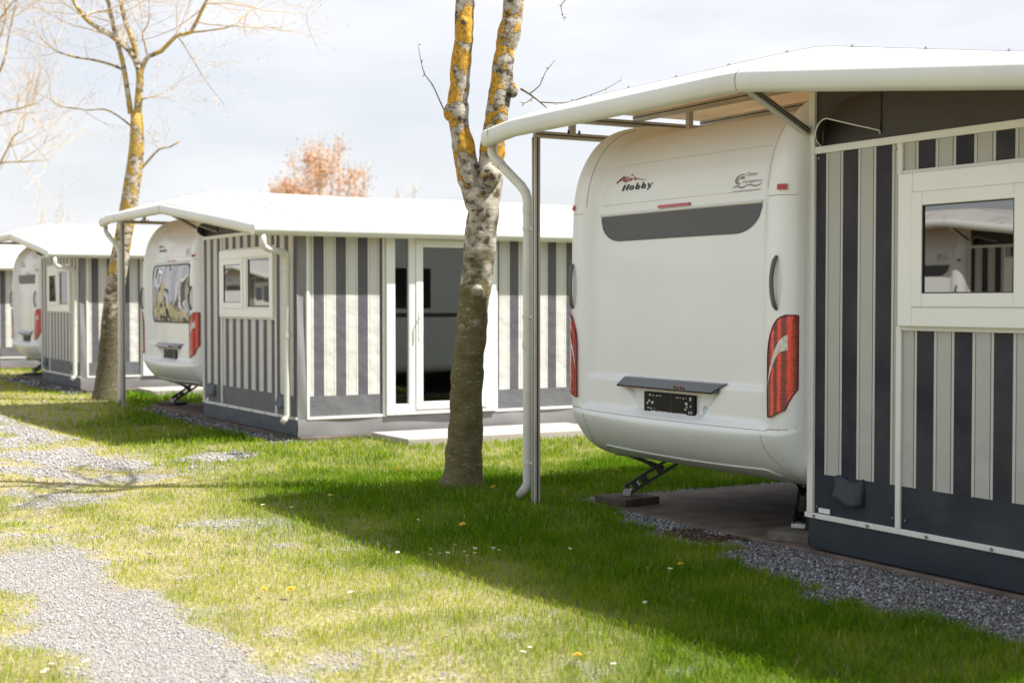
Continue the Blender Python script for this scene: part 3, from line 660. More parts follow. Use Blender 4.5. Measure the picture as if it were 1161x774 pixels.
    # glazed door with side light
    f = MB(); d0, d1 = 1.0, 2.34; zb, zt = .245, 2.26
    for a, b2 in ((d0, d0 + .10), (d0 + .265, d0 + .34), (d1 - .11, d1)): f.box((a, Y - .045, zb), (b2, Y + .03, zt))
    f.box((d0 + .1, Y - .0445, zt - .06), (d1 - .11, Y + .03, zt)); f.box((d0 + .1, Y - .0445, zb), (d1 - .11, Y + .03, zb + .05)); f.box((d0 + .10, Y - .04, zb + .05), (d0 + .265, Y + .03, zb + .12))
    df = f.build('door_frame', M['upvc'], t, bevel=.006)
    k = MB(); k.quad([(d0 + .1, Y - .01, zb + .12), (d0 + .265, Y - .01, zb + .12), (d0 + .265, Y - .01, zt - .06), (d0 + .1, Y - .01, zt - .06)]); k.build('side_light', M['doorglass'], df)
    f = MB(); a, b2 = d0 + .343, d1 - .113; q = .085
    f.box((a, Y - .055, zb + .053), (a + q, Y - .01, zt - .063)); f.box((b2 - q, Y - .055, zb + .053), (b2, Y - .01, zt - .063)); f.box((a + q, Y - .0545, zt - .063 - q), (b2 - q, Y - .01, zt - .063)); f.box((a + q, Y - .0545, zb + .053), (b2 - q, Y - .01, zb + .053 + q))
    dl = f.build('door', M['upvc'], t, bevel=.006)
    k = MB(); k.quad([(a + q, Y - .03, zb + .053 + q), (b2 - q, Y - .03, zb + .053 + q), (b2 - q, Y - .03, zt - .063 - q), (a + q, Y - .03, zt - .063 - q)]); k.build('pane', M['doorglass'], dl)
    k = MB(); k.box((a + .03, Y - .062, 1.17), (a + .055, Y - .055, 1.40)); k.tube([(a + .042, Y - .06, 1.33), (a + .042, Y - .10, 1.33), (a + .05, Y - .105, 1.22), (a + .05, Y - .105, 1.18)], .009, 8); k.box((a + .03, Y - .062, 1.08), (a + .055, Y - .0555, 1.15)); k.build('handle', M['upvc'], dl)
    # back wall, ceiling liner and floor so that the inside is a room
    mb = MB(); mb.quad([(L, 0, .05), (L, Y, .05), (L, Y, 2.3), (L, 0, 2.75)]); mb.build('rear_wall', M['inside'], t)
    mb = MB(); mb.quad([(.02, -.02, .056), (L - .02, -.02, .056), (L - .02, Y + .03, .056), (.02, Y + .03, .056)]); mb.build('floor_mat', M['floorin'], t)
    mb = MB(); mb.quad([(.05, -.02, 2.6), (L - .02, -.02, 2.6), (L - .02, Y + .02, 2.275), (.05, Y + .02, 2.275)]); mb.build('ceiling_liner', M['inside'], t)
    return t

# ------------------------------------------------------------------ caravan
def catmull(P, n):
    o = []
    for i in range(len(P) - 1):
        p0 = V(P[max(i - 1, 0)]); p1 = V(P[i]); p2 = V(P[i + 1]); p3 = V(P[min(i + 2, len(P) - 1)])
        L = (p2 - p1).length; k = max(1, int(L / n))
        for j in range(k):
            s = j / k; o.append(((p1 * 2) + (p2 - p0) * s + (p0 * 2 - p1 * 5 + p2 * 4 - p3) * s * s + (p1 * 3 - p0 - p2 * 3 + p3) * s ** 3) * .5)
    o.append(V(P[-1])); return o
REAR = [(.62, .375), (.42, .38), (.30, .40), (.205, .445), (.13, .506), (.06, .60), (.015, .69), (0, .76), (-.004, .9), (-.004, 1.2), (-.004, 1.5), (-.003, 1.8), (.003, 1.962), (.014, 2.135), (.045, 2.284), (.093, 2.398), (.157, 2.494), (.232, 2.567), (.32, 2.622), (.435, 2.66), (.576, 2.685), (.75, 2.695)]
prof = catmull(REAR, .022)
prof = [V((p.x, p.y)) for p in prof]
front = [V(q) for q in ((1.3, 2.70), (2.5, 2.70), (4.2, 2.70), (5.6, 2.68), (6.0, 2.60), (6.3, 2.35), (6.5, 1.9), (6.6, 1.4), (6.62, .9), (6.55, .6), (6.4, .45), (6.1, .40), (4.5, .38), (3.0, .375), (1.5, .375))]
allp = prof + front
nrm = []
for i, p in enumerate(allp):
    d = allp[(i + 1) % len(allp)] - allp[i - 1]; n_ = V((-d.y, d.x)).normalized(); nrm.append(n_)
HALF = 1.16
def sstep(a, b2, x): t = min(max((x - a) / (b2 - a), 0), 1); return t * t * (3 - 2 * t)
def inset(x, h, y, plate=True):
    ay = abs(y); i = 0
    Rc = .11; d = HALF - ay
    if d < Rc: i += Rc - math.sqrt(max(Rc * Rc - (Rc - d) ** 2, 0))
    rear = 1 - sstep(.6, 1.1, x)
    # recessed centre panel between the two arched rims
    k = sstep(.955, .845, ay) * sstep(.93, .965, h); i += .030 * k * rear
    if x < 1.2: i += .052 * sstep(1.02, .845, ay) * sstep(.70, .76, h) * rear
    # bulge
    bl = .02 if h > .9 else .02 + .035 * sstep(.78, .66, h)
    if x < .8: i -= bl * (1 - (y / HALF) ** 2) * (1 - sstep(.3, .8, x) if h > 1 else 1 - sstep(.03, .30, x))
    # bumper sits slightly proud, with a stepped lower lip
    lim = .705
    if h < lim + .012 and x < .6: i -= .011 * sstep(lim + .012, lim, h)
    # number plate recess
    if plate and .72 < h < .93 and x < .2:
        hw = .33 + (h - .735) * 1.0
        i += .03 * sstep(hw, hw - .04, ay) * sstep(.728, .745, h) * sstep(.925, .91, h)
    return i
ZP = [p.y for p in prof]; 
def surf(y, h, off=0):
    # rear skin point at height h
    lo = 6
    for i in range(lo, len(prof) - 1):
        if prof[i].y <= h <= prof[i + 1].y:
            s = (h - prof[i].y) / (prof[i + 1].y - prof[i].y + 1e-9); p = prof[i].lerp(prof[i + 1], s); n_ = nrm[i].lerp(nrm[i + 1], s).normalized(); break
    else: p = prof[-1]; n_ = nrm[len(prof) - 1]
    k = off - inset(p.x, p.y, y, True)
    return V((p.x + n_.x * k, y, p.y + n_.y * k))
# sheet of measured marks on the near caravan's back: (px, py) on the photo -> (y, h) on the skin
def PH(px, py, X=5.40):
    u = (px - 580.5) / 1612; t = X / (S30 + C30 * u); return (t * (C30 - S30 * u) - 7.24, 1.45 + (342 - py) / 1612 * t)
def skin_patch(cols, off):         # cols: list of lists of (y,h)
    return [[surf(y, h, off) for y, h in c] for c in cols]
def ribbon(mb, pts, wid, off=.004):
    pts = [V(p) for p in pts]
    n = len(pts); L = []; Rr = []
    for i, p in enumerate(pts):
        d = pts[min(i + 1, n - 1)] - pts[max(i - 1, 0)]; d.normalize(); q = V((-d.y, d.x)); w_ = (wid[i] if hasattr(wid, '__len__') else wid) * .42
        L.append(surf(*(p + q * w_), off)); Rr.append(surf(*(p - q * w_), off))
    mb.grid([L, Rr])
def text_on(txt, y0, y1, h0, ht, matr, name, parent, shear=0, off=.004):
    cu = bpy.data.curves.new('t', 'FONT'); cu.body = txt; cu.shear = shear; cu.resolution_u = 3
    o = bpy.data.objects.new('t', cu); C.objects.link(o); dg = bpy.context.evaluated_depsgraph_get(); me = bpy.data.meshes.new_from_object(o.evaluated_get(dg))
    xs = [v.co.x for v in me.vertices]; x0, x1 = min(xs), max(xs)
    for v in me.vertices:
        y = y0 + (v.co.x - x0) / (x1 - x0) * (y1 - y0); h = h0 + v.co.y / .73 * ht; v.co = surf(y, h, off)
    bpy.data.objects.remove(o); bpy.data.curves.remove(cu)
    me.materials.clear(); me.materials.append(matr); me.name = name; o = bpy.data.objects.new(name, me); C.objects.link(o); o.parent = parent; return o

def make_caravan(label, window=False, marks=True):
    t = empty('caravan', (0, 0, 0), label, 'caravan', 'white caravans parked under the protective roofs')
    yh = sorted(set([0, .1, .2, .28, .30, .32, .34, .36, .38, .40, .42, .44, .46, .48, .50, .52, .56, .62, .70, .78, .80, .82, .84, .845, .86, .88, .90, .92, .94, .955, .97, 1.0, 1.03, 1.05, 1.07, 1.09, 1.11, 1.13, 1.145, 1.155, 1.16]))
    ys = sorted(set([-a for a in yh] + yh))
    mb = MB(); rows = []
    extra = []
    # refine rows near steps
    pr = list(zip(allp, nrm))
    fine = []
    for i in range(len(prof) - 1):
        for k in (0, .5): fine.append((prof[i].lerp(prof[i + 1], k), nrm[i].lerp(nrm[i + 1], k).normalized()))
    fine.append((prof[-1], nrm[len(prof) - 1])); fine += [(p, n_) for p, n_ in zip(front, nrm[len(prof):])]
    P = []
    for p, n_ in fine:
        row = []
        for y in ys:
            k = -inset(p.x, p.y, y, True); row.append((p.x + n_.x * k, y, p.y + n_.y * k))
        P.append(row)
    P.append(P[0])
    mb.grid(P)
    mb.quad([r_[0] for r_ in P[:-1]]); mb.quad([r_[-1] for r_ in P[:-1]][::-1])
    # material: bumper for lower faces
    body = mb.build('body', [M['body']], t, smooth=True)
    # side window band facing the row (left side) and right side
    for sg in (1, -1):
        q = MB(); yy = sg * (HALF + .004)
        q.box((1.0, yy - .002, 1.35), (2.3, yy + .002, 1.95)); q.build('side_window', M['sidewin'], t, bevel=.001); q = MB(); q.box((3.0, yy - .002, 1.35), (4.4, yy + .002, 1.95)); q.build('side_window', M['sidewin'], t, bevel=.001)
        q = MB(); q.box((.5, yy - .001, 1.22), (6.1, yy + .001, 1.28)); q.build('side_stripe', M['decal'], t)
    # wheel
    for sg in (1, -1):
        q = MB(); q.tube([(3.3, sg * 1.02, .35), (3.3, sg * 1.14, .35)], .30, 24); wo = q.build('wheel', M['tyre'], t)
        q = MB(); q.tube([(3.3, sg * 1.10, .35), (3.3, sg * 1.15, .35)], .17, 16); q.build('rim', M['hub'], wo)
    # seams
    s = MB()
    s.tube([surf(y, .715 + (.0 if abs(y) < .96 else .012), .0) for y in np.linspace(-1.15, 1.15, 60)], .0025, 4)
    for sg in (1, -1):
        s.tube([surf(sg * (.848 + 0 * z), z, -.001) for z in np.linspace(1.0, 2.62, 40)], .0015, 4); s.tube([surf(sg * .945, z, -.001) for z in np.linspace(2.1, 2.66, 40)], .0028, 4)
        s.tube([surf(y * sg, 2.05, .001) for y in np.linspace(.96, 1.15, 12)], .0015, 4)
        s.tube([surf(sg * (.93 + max(0, .62 - z) * .5), z, .001) for z in np.linspace(.44, .70, 10)], .0015, 4)
    s.build('panel_seam', M['seam'], t); s = MB()
    s.tube([surf(y, 2.105, .0) for y in np.linspace(-.83, .83, 40)], .0015, 4); s.tube([surf(y, 2.39, .001) for y in np.linspace(-.83, .83, 40)], .0013, 4)
    s.build('panel_joint', M['seamlight'], t)
    q = MB(); q.tube([surf(y, 2.035, .003) for y in np.linspace(-.84, .84, 40)], .009, 6); q.build('trim_strip', M['bumper'], t, smooth=True)
    q = MB(); lo_ = [surf(-.84 + 0.0, .44, .004)] ; 
    q.tube([surf(-.90, .45, .003), surf(-.84, .488, .003)] + [surf(y, .492, .003) for y in np.linspace(-.80, .80, 30)] + [surf(.84, .488, .003), surf(.90, .46, .003)], .005, 6); q.build('bumper_lip', M['bumper'], t, smooth=True)
    if not window:
        # dark grey blind panel with rounded lower corners
        cols = []
        for y in np.linspace(-.835, .835, 80):
            ay = abs(y); hb = 1.853
            if ay > .60: hb = 1.853 + .165 * (1 - math.sqrt(max(1 - ((ay - .60) / .236) ** 2, 0)))
            cols.append([(y, hb + (2.024 - hb) * k / 4) for k in range(5)])
        q = MB(); q.grid(skin_patch(cols, .004)); q.build('blind_panel', M['decal'], t, smooth=True)
    else:
        q = MB(); cols = []
        for y in np.linspace(-.80, .80, 50):
            ay = abs(y); r_ = .10; k = 0 if ay < .70 else r_ * (1 - math.sqrt(max(1 - ((ay - .70) / r_) ** 2, 0)))
            cols.append([(y, 1.24 + k + (2.0 - 1.24 - 2 * k) * j / 14) for j in range(15)])
        P = skin_patch(cols, .0)
        for i, c in enumerate(P):
            for j, p in enumerate(c): p.x -= .012 + .05 * math.sin(math.pi * j / 14) ** .5 * math.sin(math.pi * i / 49) ** .5
        q.grid(P); wn = q.build('rear_window', M['acryl'], t, smooth=True)
        q = MB(); ed = [c[0] for c in P] + P[-1] + [c[-1] for c in P][::-1] + P[0][::-1]; q.tube([p + V((.004, 0, 0)) for p in ed], .012, 6); q.build('window_seal', M['gasket'], wn)
    # high brake light
    c = [PH(746, 235, 5.39), PH(781, 232, 5.39)]
    q = MB(); q.grid([[surf(y, z, .014) for z in (2.050, 2.066)] for y in np.linspace(-.165, .165, 10)]); q.grid([[surf(y, 2.066, o_) for o_ in (.0, .014)] for y in np.linspace(-.165, .165, 10)]); q.grid([[surf(y, 2.050, o_) for o_ in (.014, .0)] for y in np.linspace(-.165, .165, 10)])
    q.build('brake_light', M['red'], t)
    # marker lamps, grab handles, tail lamps
    for sg in (1, -1):
        q = MB(); P = [[surf(sg * y, z, .012) for z in (2.078, 2.11)] for y in (1.055, 1.075, 1.095, 1.115)]; q.grid(P)
        q.grid([[surf(sg * y, 2.11, o_) for o_ in (0, .012)] for y in (1.055, 1.115)]); q.grid([[surf(sg * y, 2.078, o_) for o_ in (0, .012)] for y in (1.055, 1.115)]); q.grid([[surf(sg * 1.055, z, o_) for o_ in (0, .012)] for z in (2.078, 2.11)])
        mk = q.build('marker_lamp', M['red'], t)
        q = MB(); [q.tube([surf(sg * y, 2.094, .01), surf(sg * y, 2.094, .0135)], .005, 6) for y in (1.072, 1.098)]; q.build('reflector_dot', M['darkred'], mk)
        q = MB(); pts = []
        for k in range(13):
            v = k / 12; pts.append(surf(sg * (1.062 - .012 * math.sin(math.pi * v)), 1.405 + .303 * v, .004 + .028 * math.sin(math.pi * v) ** .5))
        q.tube(pts, [.009] + [.013] * 11 + [.009], 10); hn = q.build('grab_handle', M['handle'], t, smooth=True)
        q = MB(); P = [[surf(sg * (1.055 + .034 * math.cos(a) * r_), 1.556 + .145 * math.sin(a) * r_, .002) for a in np.linspace(0, 2 * math.pi, 20)] for r_ in (1, .01)]; q.grid(P); q.build('handle_recess', M['bumper'], t, smooth=True)
        # tail lamp
        def yin(h): return 1.0 + (0 if h < 1.12 else .135 * (1 - math.sqrt(max(1 - ((h - 1.12) / .256) ** 2, 0))))
        def yout(h):
            if h > .955: return 1.1555
            if h > .84: return 1.115 + (h - .84) / .115 * .0405
            return 1.0 + .02 + (h - .797) / .043 * .095
        hs = np.concatenate([np.linspace(.797, .84, 6), np.linspace(.85, 1.12, 14), np.linspace(1.13, 1.374, 22)])
        cols = [[(sg * (yin(h) + (yout(h) - yin(h)) * k / 8), h) for k in range(9)] for h in hs]
        P = skin_patch(cols, .013)
        q = MB(); q.grid(P); edge = [P[i][0] for i in range(len(P))] + P[-1][1:] + [P[i][-1] for i in range(len(P) - 1, -1, -1)] + P[0][::-1]
        q.grid([edge, [p + V((.02, 0, 0)) for p in edge]]); tl = q.build('tail_lamp', M['lens'], t, smooth=False)
        q = MB(); q.tube(edge, .004, 5); q.build('lamp_rim', M['darkred'], tl)
        # clear indicator band curving through the lens
        A = []; B = []
        for k in range(14):
            v = k / 13; y = 1.006 + v * .125; hc = .985 + .235 * math.sin(v * math.pi / 2) ** .8; wd = .016 + .028 * v
            if k == 0: wd = .004
            A.append(surf(sg * y, hc + wd, .0155)); B.append(surf(sg * y, hc - wd, .0155))
        q = MB(); q.grid([A, [(a + b2) / 2 + V((-.002, 0, 0)) for a, b2 in zip(A, B)], B]); q.build('indicator_band', M['clear'], tl, smooth=True)
    # visor over the number plate
    N_ = 14
    def vz_(y, dx, z): return V((.052 - .02 * (1 - (y / HALF) ** 2) + dx, y, z))
    top = [vz_(y, .05, .966) for y in np.linspace(-.55, .49, N_)]; mid = [vz_(y, -.008, .957) for y in np.linspace(-.55, .49, N_)]; bot = [vz_(y, -.045, .905) for y in np.linspace(-.47, .53, N_)]; bo2 = [p + V((.004, 0, -.011)) for p in bot]; und = [vz_(y, .05, .90) for y in np.linspace(-.46, .50, N_)]
    q = MB(); q.grid([top, mid, bot, bo2, und]); q.quad([top[0], mid[0], bot[0], bo2[0], und[0]]); q.quad([top[-1], mid[-1], bot[-1], bo2[-1], und[-1]]); vz = q.build('plate_visor', M['visor'], t)
    rr = random.Random(3); q = MB()
    for k in range(34):
        i = rr.random() * .86 - .43; a = vz_(i, -.0465, .8935); q.box(a, a + V((.004, .012 + rr.random() * .03, .003 + rr.random() * .003)))
    for (yy_, zz) in ((-.16, .020), (-.13, .024), (-.19, .022), (-.10, .018)):
        a = vz_(yy_, -.036, .938 - zz); q.tube([a, a + V((-.006, 0, 0.004))], .009, 7)
    q.build('rust_speck', mat_rust, vz)
    # number plate holder
    x0 = surf(0, .80).x - .022; px = MB(); px.box((x0, -.25, .735), (x0 + .02, .285, .872)); pl = px.build('number_plate', M['plateblack'], t, bevel=.006)
    q = MB(); rr = random.Random(11)
    def spk(y, z, w_, h_): q.box((x0 - .0015, y, z), (x0 + .001, y - w_, z + h_))
    # (screen-left is +y)
    for (y, z, w_, h_) in ((.225, .842, .016, .022), (.195, .848, .03, .006), (.15, .846, .02, .008), (.12, .848, .035, .007), (.235, .805, .02, .018), (.205, .795, .03, .026), (.25, .79, .012, .018), (.245, .765, .02, .008), (.215, .762, .018, .012), (.18, .766, .025, .004),
                           (-.06, .846, .028, .008), (-.10, .848, .016, .005), (-.13, .842, .014, .012), (-.155, .848, .016, .005), (-.20, .836, .018, .024), (-.155, .806, .03, .02), (-.165, .79, .016, .012), (-.205, .796, .012, .018), (-.15, .774, .018, .014), (-.19, .756, .012, .016), (-.215, .752, .012, .022)):
        for _ in range(4): spk(y - rr.uniform(0, .4) * w_, z + rr.uniform(0, .4) * h_, w_ * .6, h_ * .55)
    yy_ = .20
    while yy_ > -.16:
        w_ = rr.uniform(.006, .014); spk(yy_, .7435, w_, rr.uniform(.007, .010)); yy_ -= w_ + rr.choice((.003, .003, .003, .009))
    q.build('plate_mark', M['white'], pl)
    q = MB(); q.box((x0 - .001, -.012, .75), (x0 + .001, -.004, .868)); q.box((x0 - .001, .28, .7545), (x0 + .001, -.245, .7575)); q.build('plate_groove', M['gasket'], pl)
    if marks:
        # blue oval inspection sticker
        q = MB(); q.tube([surf(-.33 + .018 * math.cos(a), .785 + .024 * math.sin(a), .004) for a in np.linspace(0, 6.28, 16)], .002, 4); q.tube([surf(-.335, .79, .004), surf(-.325, .80, .004)], .002, 4); q.build('sticker', M['blueink'], t)
    def c2(x, y): return PH(685 + x / 16.586, 185 + y / 16.586, 5.41)
    def c3(x, y): return PH(820 + x / 14.51, 180 + y / 14.51, 5.41)
    # red handwriting "Mein"
    q = MB()
    ribbon(q, [c2(*p) for p in ((175, 340), (185, 325), (230, 270), (290, 185), (275, 225), (240, 300), (262, 262), (325, 190), (310, 235), (290, 300))], [.014, .018, .012, .006, .012, .016, .008, .006, .012, .008])
    ribbon(q, [c2(*p) for p in ((300, 300), (330, 268), (375, 225), (372, 208), (345, 235), (325, 295), (350, 312), (385, 280))], [.010, .008, .007, .010, .012, .020, .016, .006])
    ribbon(q, [c2(*p) for p in ((375, 300), (400, 255), (415, 222), (400, 262), (392, 300), (415, 285), (445, 245), (450, 240))], [.006, .007, .010, .013, .013, .006, .006, .006])
    ribbon(q, [c2(*p) for p in ((452, 235), (445, 262), (440, 290), (470, 262), (505, 225), (520, 215), (518, 245), (530, 275), (560, 255), (600, 252), (660, 272), (740, 258))], [.010, .012, .010, .006, .006, .012, .014, .012, .008, .006, .006, .002])
    q.build('script_lettering', M['script'], t)
    q = MB(); P = [[surf(c2(450, 172)[0] + .014 * r_ * math.cos(a), c2(450, 172)[1] + .005 * r_ * math.sin(a), .004) for a in np.linspace(0, 6.28, 8)] for r_ in (1, .02)]; q.grid(P)
    # dark serif "Hobby"
    def L(pts, wd): ribbon(q, [c2(*p) for p in pts], wd)
    L([(322, 492), (350, 380)], .024); L([(396, 478), (424, 370)], .024); L([(338, 438), (412, 424)], .006)
    for a, b2 in (((298, 496), (350, 489)), ((328, 385), (372, 378)), ((378, 484), (424, 477)), ((404, 375), (448, 367))): L([a, b2], .0035)
    def ring(cx, cy, rx, ry, tilt=.25, w0=.007, w1=.022):
        pts = []; ws = []
        for k in range(17):
            a = k / 16 * 2 * math.pi; x = rx * math.cos(a); y = ry * math.sin(a); pts.append((cx + x - y * tilt, cy + y)); ws.append(w0 + (w1 - w0) * abs(math.cos(a)) ** 1.5)
        L(pts, ws)
    ring(490, 432, 30, 36)
    L([(594, 336), (568, 458)], .020); L([(574, 342), (598, 334)], .004); ring(608, 425, 26, 34)
    L([(708, 320), (682, 444)], .020); L([(688, 326), (712, 318)], .004); ring(722, 410, 26, 34)
    L([(798, 352), (812, 372), (830, 432)], [.016, .020, .018]); L([(884, 340), (866, 362), (826, 445), (802, 464)], [.006, .007, .010, .014]); L([(782, 354), (822, 348)], .0035); L([(855, 344), (896, 336)], .0035)
    L([(790, 460), (812, 466)], .010)
    q.build('dark_lettering', M['navy'], t)
    # grey dealer emblem: crescent, star, wave and lettering
    q = MB()
    def G(pts, wd): ribbon(q, [c3(*p) for p in pts], wd)
    G([(338, 232), (300, 226), (250, 240), (205, 285), (185, 335), (200, 380), (240, 400), (275, 375)], [.003, .006, .009, .013, .015, .015, .011, .003])
    G([(245, 290), (228, 320), (222, 350), (232, 372)], [.003, .009, .009, .003])
    P = [[surf(*(lambda c: (c[0] + .022 * r_ * math.cos(a), c[1] + .009 * r_ * math.sin(a)))(c3(292, 288)), .004) for a in np.linspace(0, 6.28, 10)] for r_ in (1, .02)]; q.grid(P)
    G([(145, 478), (180, 446), (230, 434), (262, 452), (292, 466), (335, 445), (385, 412), (420, 407), (470, 420), (530, 427), (575, 405), (625, 362)], [.002, .008, .011, .011, .011, .010, .008, .008, .010, .010, .007, .002])
    em = q.build('dealer_emblem', M['greyink'], t)
    a0, h0 = c3(352, 258); a1, _ = c3(520, 240); text_on('Ostsee', a0, a1, h0, .024, M['greyink'], 'emblem_lettering', em, .3)
    a0, h0 = c3(300, 382); a1, _ = c3(622, 340); text_on('ampingpartner', a0, a1, h0, .020, M['greyink'], 'emblem_lettering', em, .3)
    a0, h0 = c3(160, 545); a1, _ = c3(600, 490); text_on('www.ostseecampingpartner.de', a0, a1, h0, .012, M['greyink'], 'emblem_lettering', em, 0)
    # corner steadies
    for sg in (1, -1):
        fy = .93 if sg > 0 else .84
        f0 = V((.36, sg * fy, .135)); top_ = V((.70, sg * (fy - .30), .43)); j = MB()
        d = (top_ - f0).normalized(); sd = d.cross(V((0, 0, 1))).normalized(); uu = sd.cross(d).normalized()
        for k in (1, -1):
            o_ = sd * .026 * k
            for e in (1, -1): j.bar(f0 + o_ + uu * .029 * e, top_ + o_ + uu * .029 * e, .006, .020, up=uu)
            for v in (.0, .26, .50, .74, .98): p = f0.lerp(top_, v) + o_; j.bar(p - d * .022, p + d * .022, .006, .04, up=uu)
        j.bar(f0 + d * .05, f0 + d * .09, .05, .04, up=uu)
        sj = j.build('corner_steady', M['steel'], t, bevel=.002)
        j = MB(); p = f0.lerp(top_, .55); j.bar(p, V((.34, sg * (fy + .13), .405)), .022, .024); j.bar(p - d * .03, V((.36, sg * (fy - .02), .405)), .022, .024); j.build('brace_arm', M['steel'], sj)
        j = MB(); j.box((.31, sg * (fy + .17), .392), (.50, sg * (fy - .1), .412)); j.tube([(.35, sg * (fy + .12), .385), (.37, sg * (fy - .06), .385)], .016, 8); j.build('mounting_plate', M['zinc'], sj)
        j = MB(); j.tube([f0 + sd * .04 - V((0, 0, .015)), f0 - sd * .04 - V((0, 0, .015))], .030, 14); j.build('foot_roller', M['zinc'], sj)
    # axle / chassis under the floor
    j = MB(); j.box((1.1, -.55, .34), (6.3, -.50, .39)); j.box((1.1, .50, .34), (6.3, .55, .39)); j.box((3.2, -1.0, .28), (3.35, 1.0, .36)); j.build('chassis', M['steel'], t)
    return t
mat_rust = mat('rust', (.22, .10, .045), .8)

# first of each kind
canopy = make_canopy('white roof nearest the camera, over the caravan with the red Mein script, cut by the right edge'); canopy.location = (5.49, UNITS[0], 0)
awn = make_awning('grey striped awning at the right edge of the photo, its window reflecting a caravan opposite'); awn.location = (5.5, UNITS[0], 0)
car1 = make_caravan('large white caravan nearest the camera with grey blind panel and black number plate holder'); car1.location = (5.33, UNITS[0] + 1.15, 0)
# the neighbours
canopy2 = copy_tree(canopy); canopy2.location = (5.46, UNITS[1], 0); canopy2.scale = (1, 1, .965); canopy2['label'] = 'white roof over the middle caravan, with its whole gable end in view left of the forked tree'
awn2 = copy_tree(awn); awn2.location = (5.47, UNITS[1], 0); awn2.scale = (1, 1, .965); awn2['label'] = 'middle striped awning with a sunlit side wall and glass door behind the forked tree trunk'
car2 = make_caravan('middle caravan with a shiny dark rear window, partly behind the striped awning', window=True, marks=False); car2.location = (5.36, UNITS[1] + 1.18, .0); car2.scale = (1, 1, .96)
canopy3 = copy_tree(canopy); canopy3.location = (5.46, UNITS[2], 0); canopy3.scale = (1, .93, .975); canopy3['label'] = 'farther white roof left of the leaning tree, over the smallest caravan in view'
awn3 = copy_tree(awn); awn3.location = (5.47, UNITS[2], 0); awn3.scale = (1, .91, .975); awn3['label'] = 'small distant striped awning whose corner stands left of the leaning tree trunk'
car3 = copy_tree(car1); car3.location = (5.40, UNITS[2] + 1.2, 0); car3.scale = (1, 1, .96); car3['label'] = 'farthest caravan in view near the left edge, with grey blind panel'
canopy4 = copy_tree(canopy); canopy4.location = (5.46, UNITS[3], 0); canopy4.scale = (1, .93, .965); canopy4['label'] = 'farthest white roof, only its eave showing behind the last caravan at the left edge'
awn4 = copy_tree(awn); awn4.location = (5.47, UNITS[3], 0); awn4.scale = (1, .91, .965); awn4['label'] = 'farthest striped awning, a strip of its side wall showing at the left edge'
faded_glare = {}
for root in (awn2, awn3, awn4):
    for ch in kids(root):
        k = FADE_GLARE.get(ch.data.materials[0].name)
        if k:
            if ch.data.name not in faded_glare:
                d_ = ch.data.copy(); d_.materials[0] = M[k]; faded_glare[ch.data.name] = d_
            ch.data = faded_glare[ch.data.name]
# the row across the path that shows in the panes
OPP = [(15.5, 'facing caravan pitch mirrored in the near window'), (26.5, 'second facing caravan pitch across the path'), (48.0, 'third facing caravan pitch far across the path')]
for yb, lb in OPP:
    for src, nm, x in ((canopy, 'white roof', -6.29), (awn, 'striped awning', -6.3), (car1, 'white caravan', -6.13)):
        c = copy_tree(src); c.location = (x, yb + (1.15 if src is car1 else 0), 0); c.scale = (-1, 1, 1); c['label'] = nm + ' of the ' + lb

# blocks under the steadies
for i, (x, y, sx, sy, hgt, mt, lb) in enumerate(((5.66, 8.13, .16, .16, .05, 'wood', 'dark wooden block under the left steady leg of the near caravan'), (5.66, 6.38, .13, .13, .055, 'blockstone', 'small pale concrete block under the right steady leg of the near caravan'),
                                  (5.72, 19.0, .16, .14, .04, 'wood', 'dark block under the steady leg of the middle caravan'), (5.74, 28.1, .16, .14, .04, 'wood', 'dark block under the steady leg of the farthest caravan'))):
    mb = MB(); mb.box((-sx, -sy, 0), (sx, sy, hgt)); o = mb.build('support_block', M[mt], bevel=.006); o.location = (x, y, .0502); o.rotation_euler = (0, 0, .12 + i * .3); tag(o, lb, 'block', 'support blocks under the caravan legs')

# ------------------------------------------------------------------ trees
def wp(px, py, z):         # a measured point at distance z from the camera, in metres
    u = (px - 580.5) / 1612 * z; return V((z * S30 + u * C30, z * C30 - u * S30, 1.45 + (342 - py) / 1612 * z))
def smooth_path(P, n=.12):
    o = []
    for i in range(len(P) - 1):
        p0 = P[max(i - 1, 0)]; p1 = P[i]; p2 = P[i + 1]; p3 = P[min(i + 2, len(P) - 1)]; k = max(2, int((p2 - p1).length / n))
        for j in range(k):
            s = j / k; o.append(((p1 * 2) + (p2 - p0) * s + (p0 * 2 - p1 * 5 + p2 * 4 - p3) * s * s + (p1 * 3 - p0 - p2 * 3 + p3) * s ** 3) * .5)
    o.append(P[-1]); return o
def limb(mb, P, r0, r1, n=12, jit=.03, step=.12, pw=1):
    Q = smooth_path(P, step); m_ = len(Q); rad = [r0 + (r1 - r0) * (i / (m_ - 1)) ** pw for i in range(m_)]; mb.tube(Q, rad, n, jit=jit); return Q
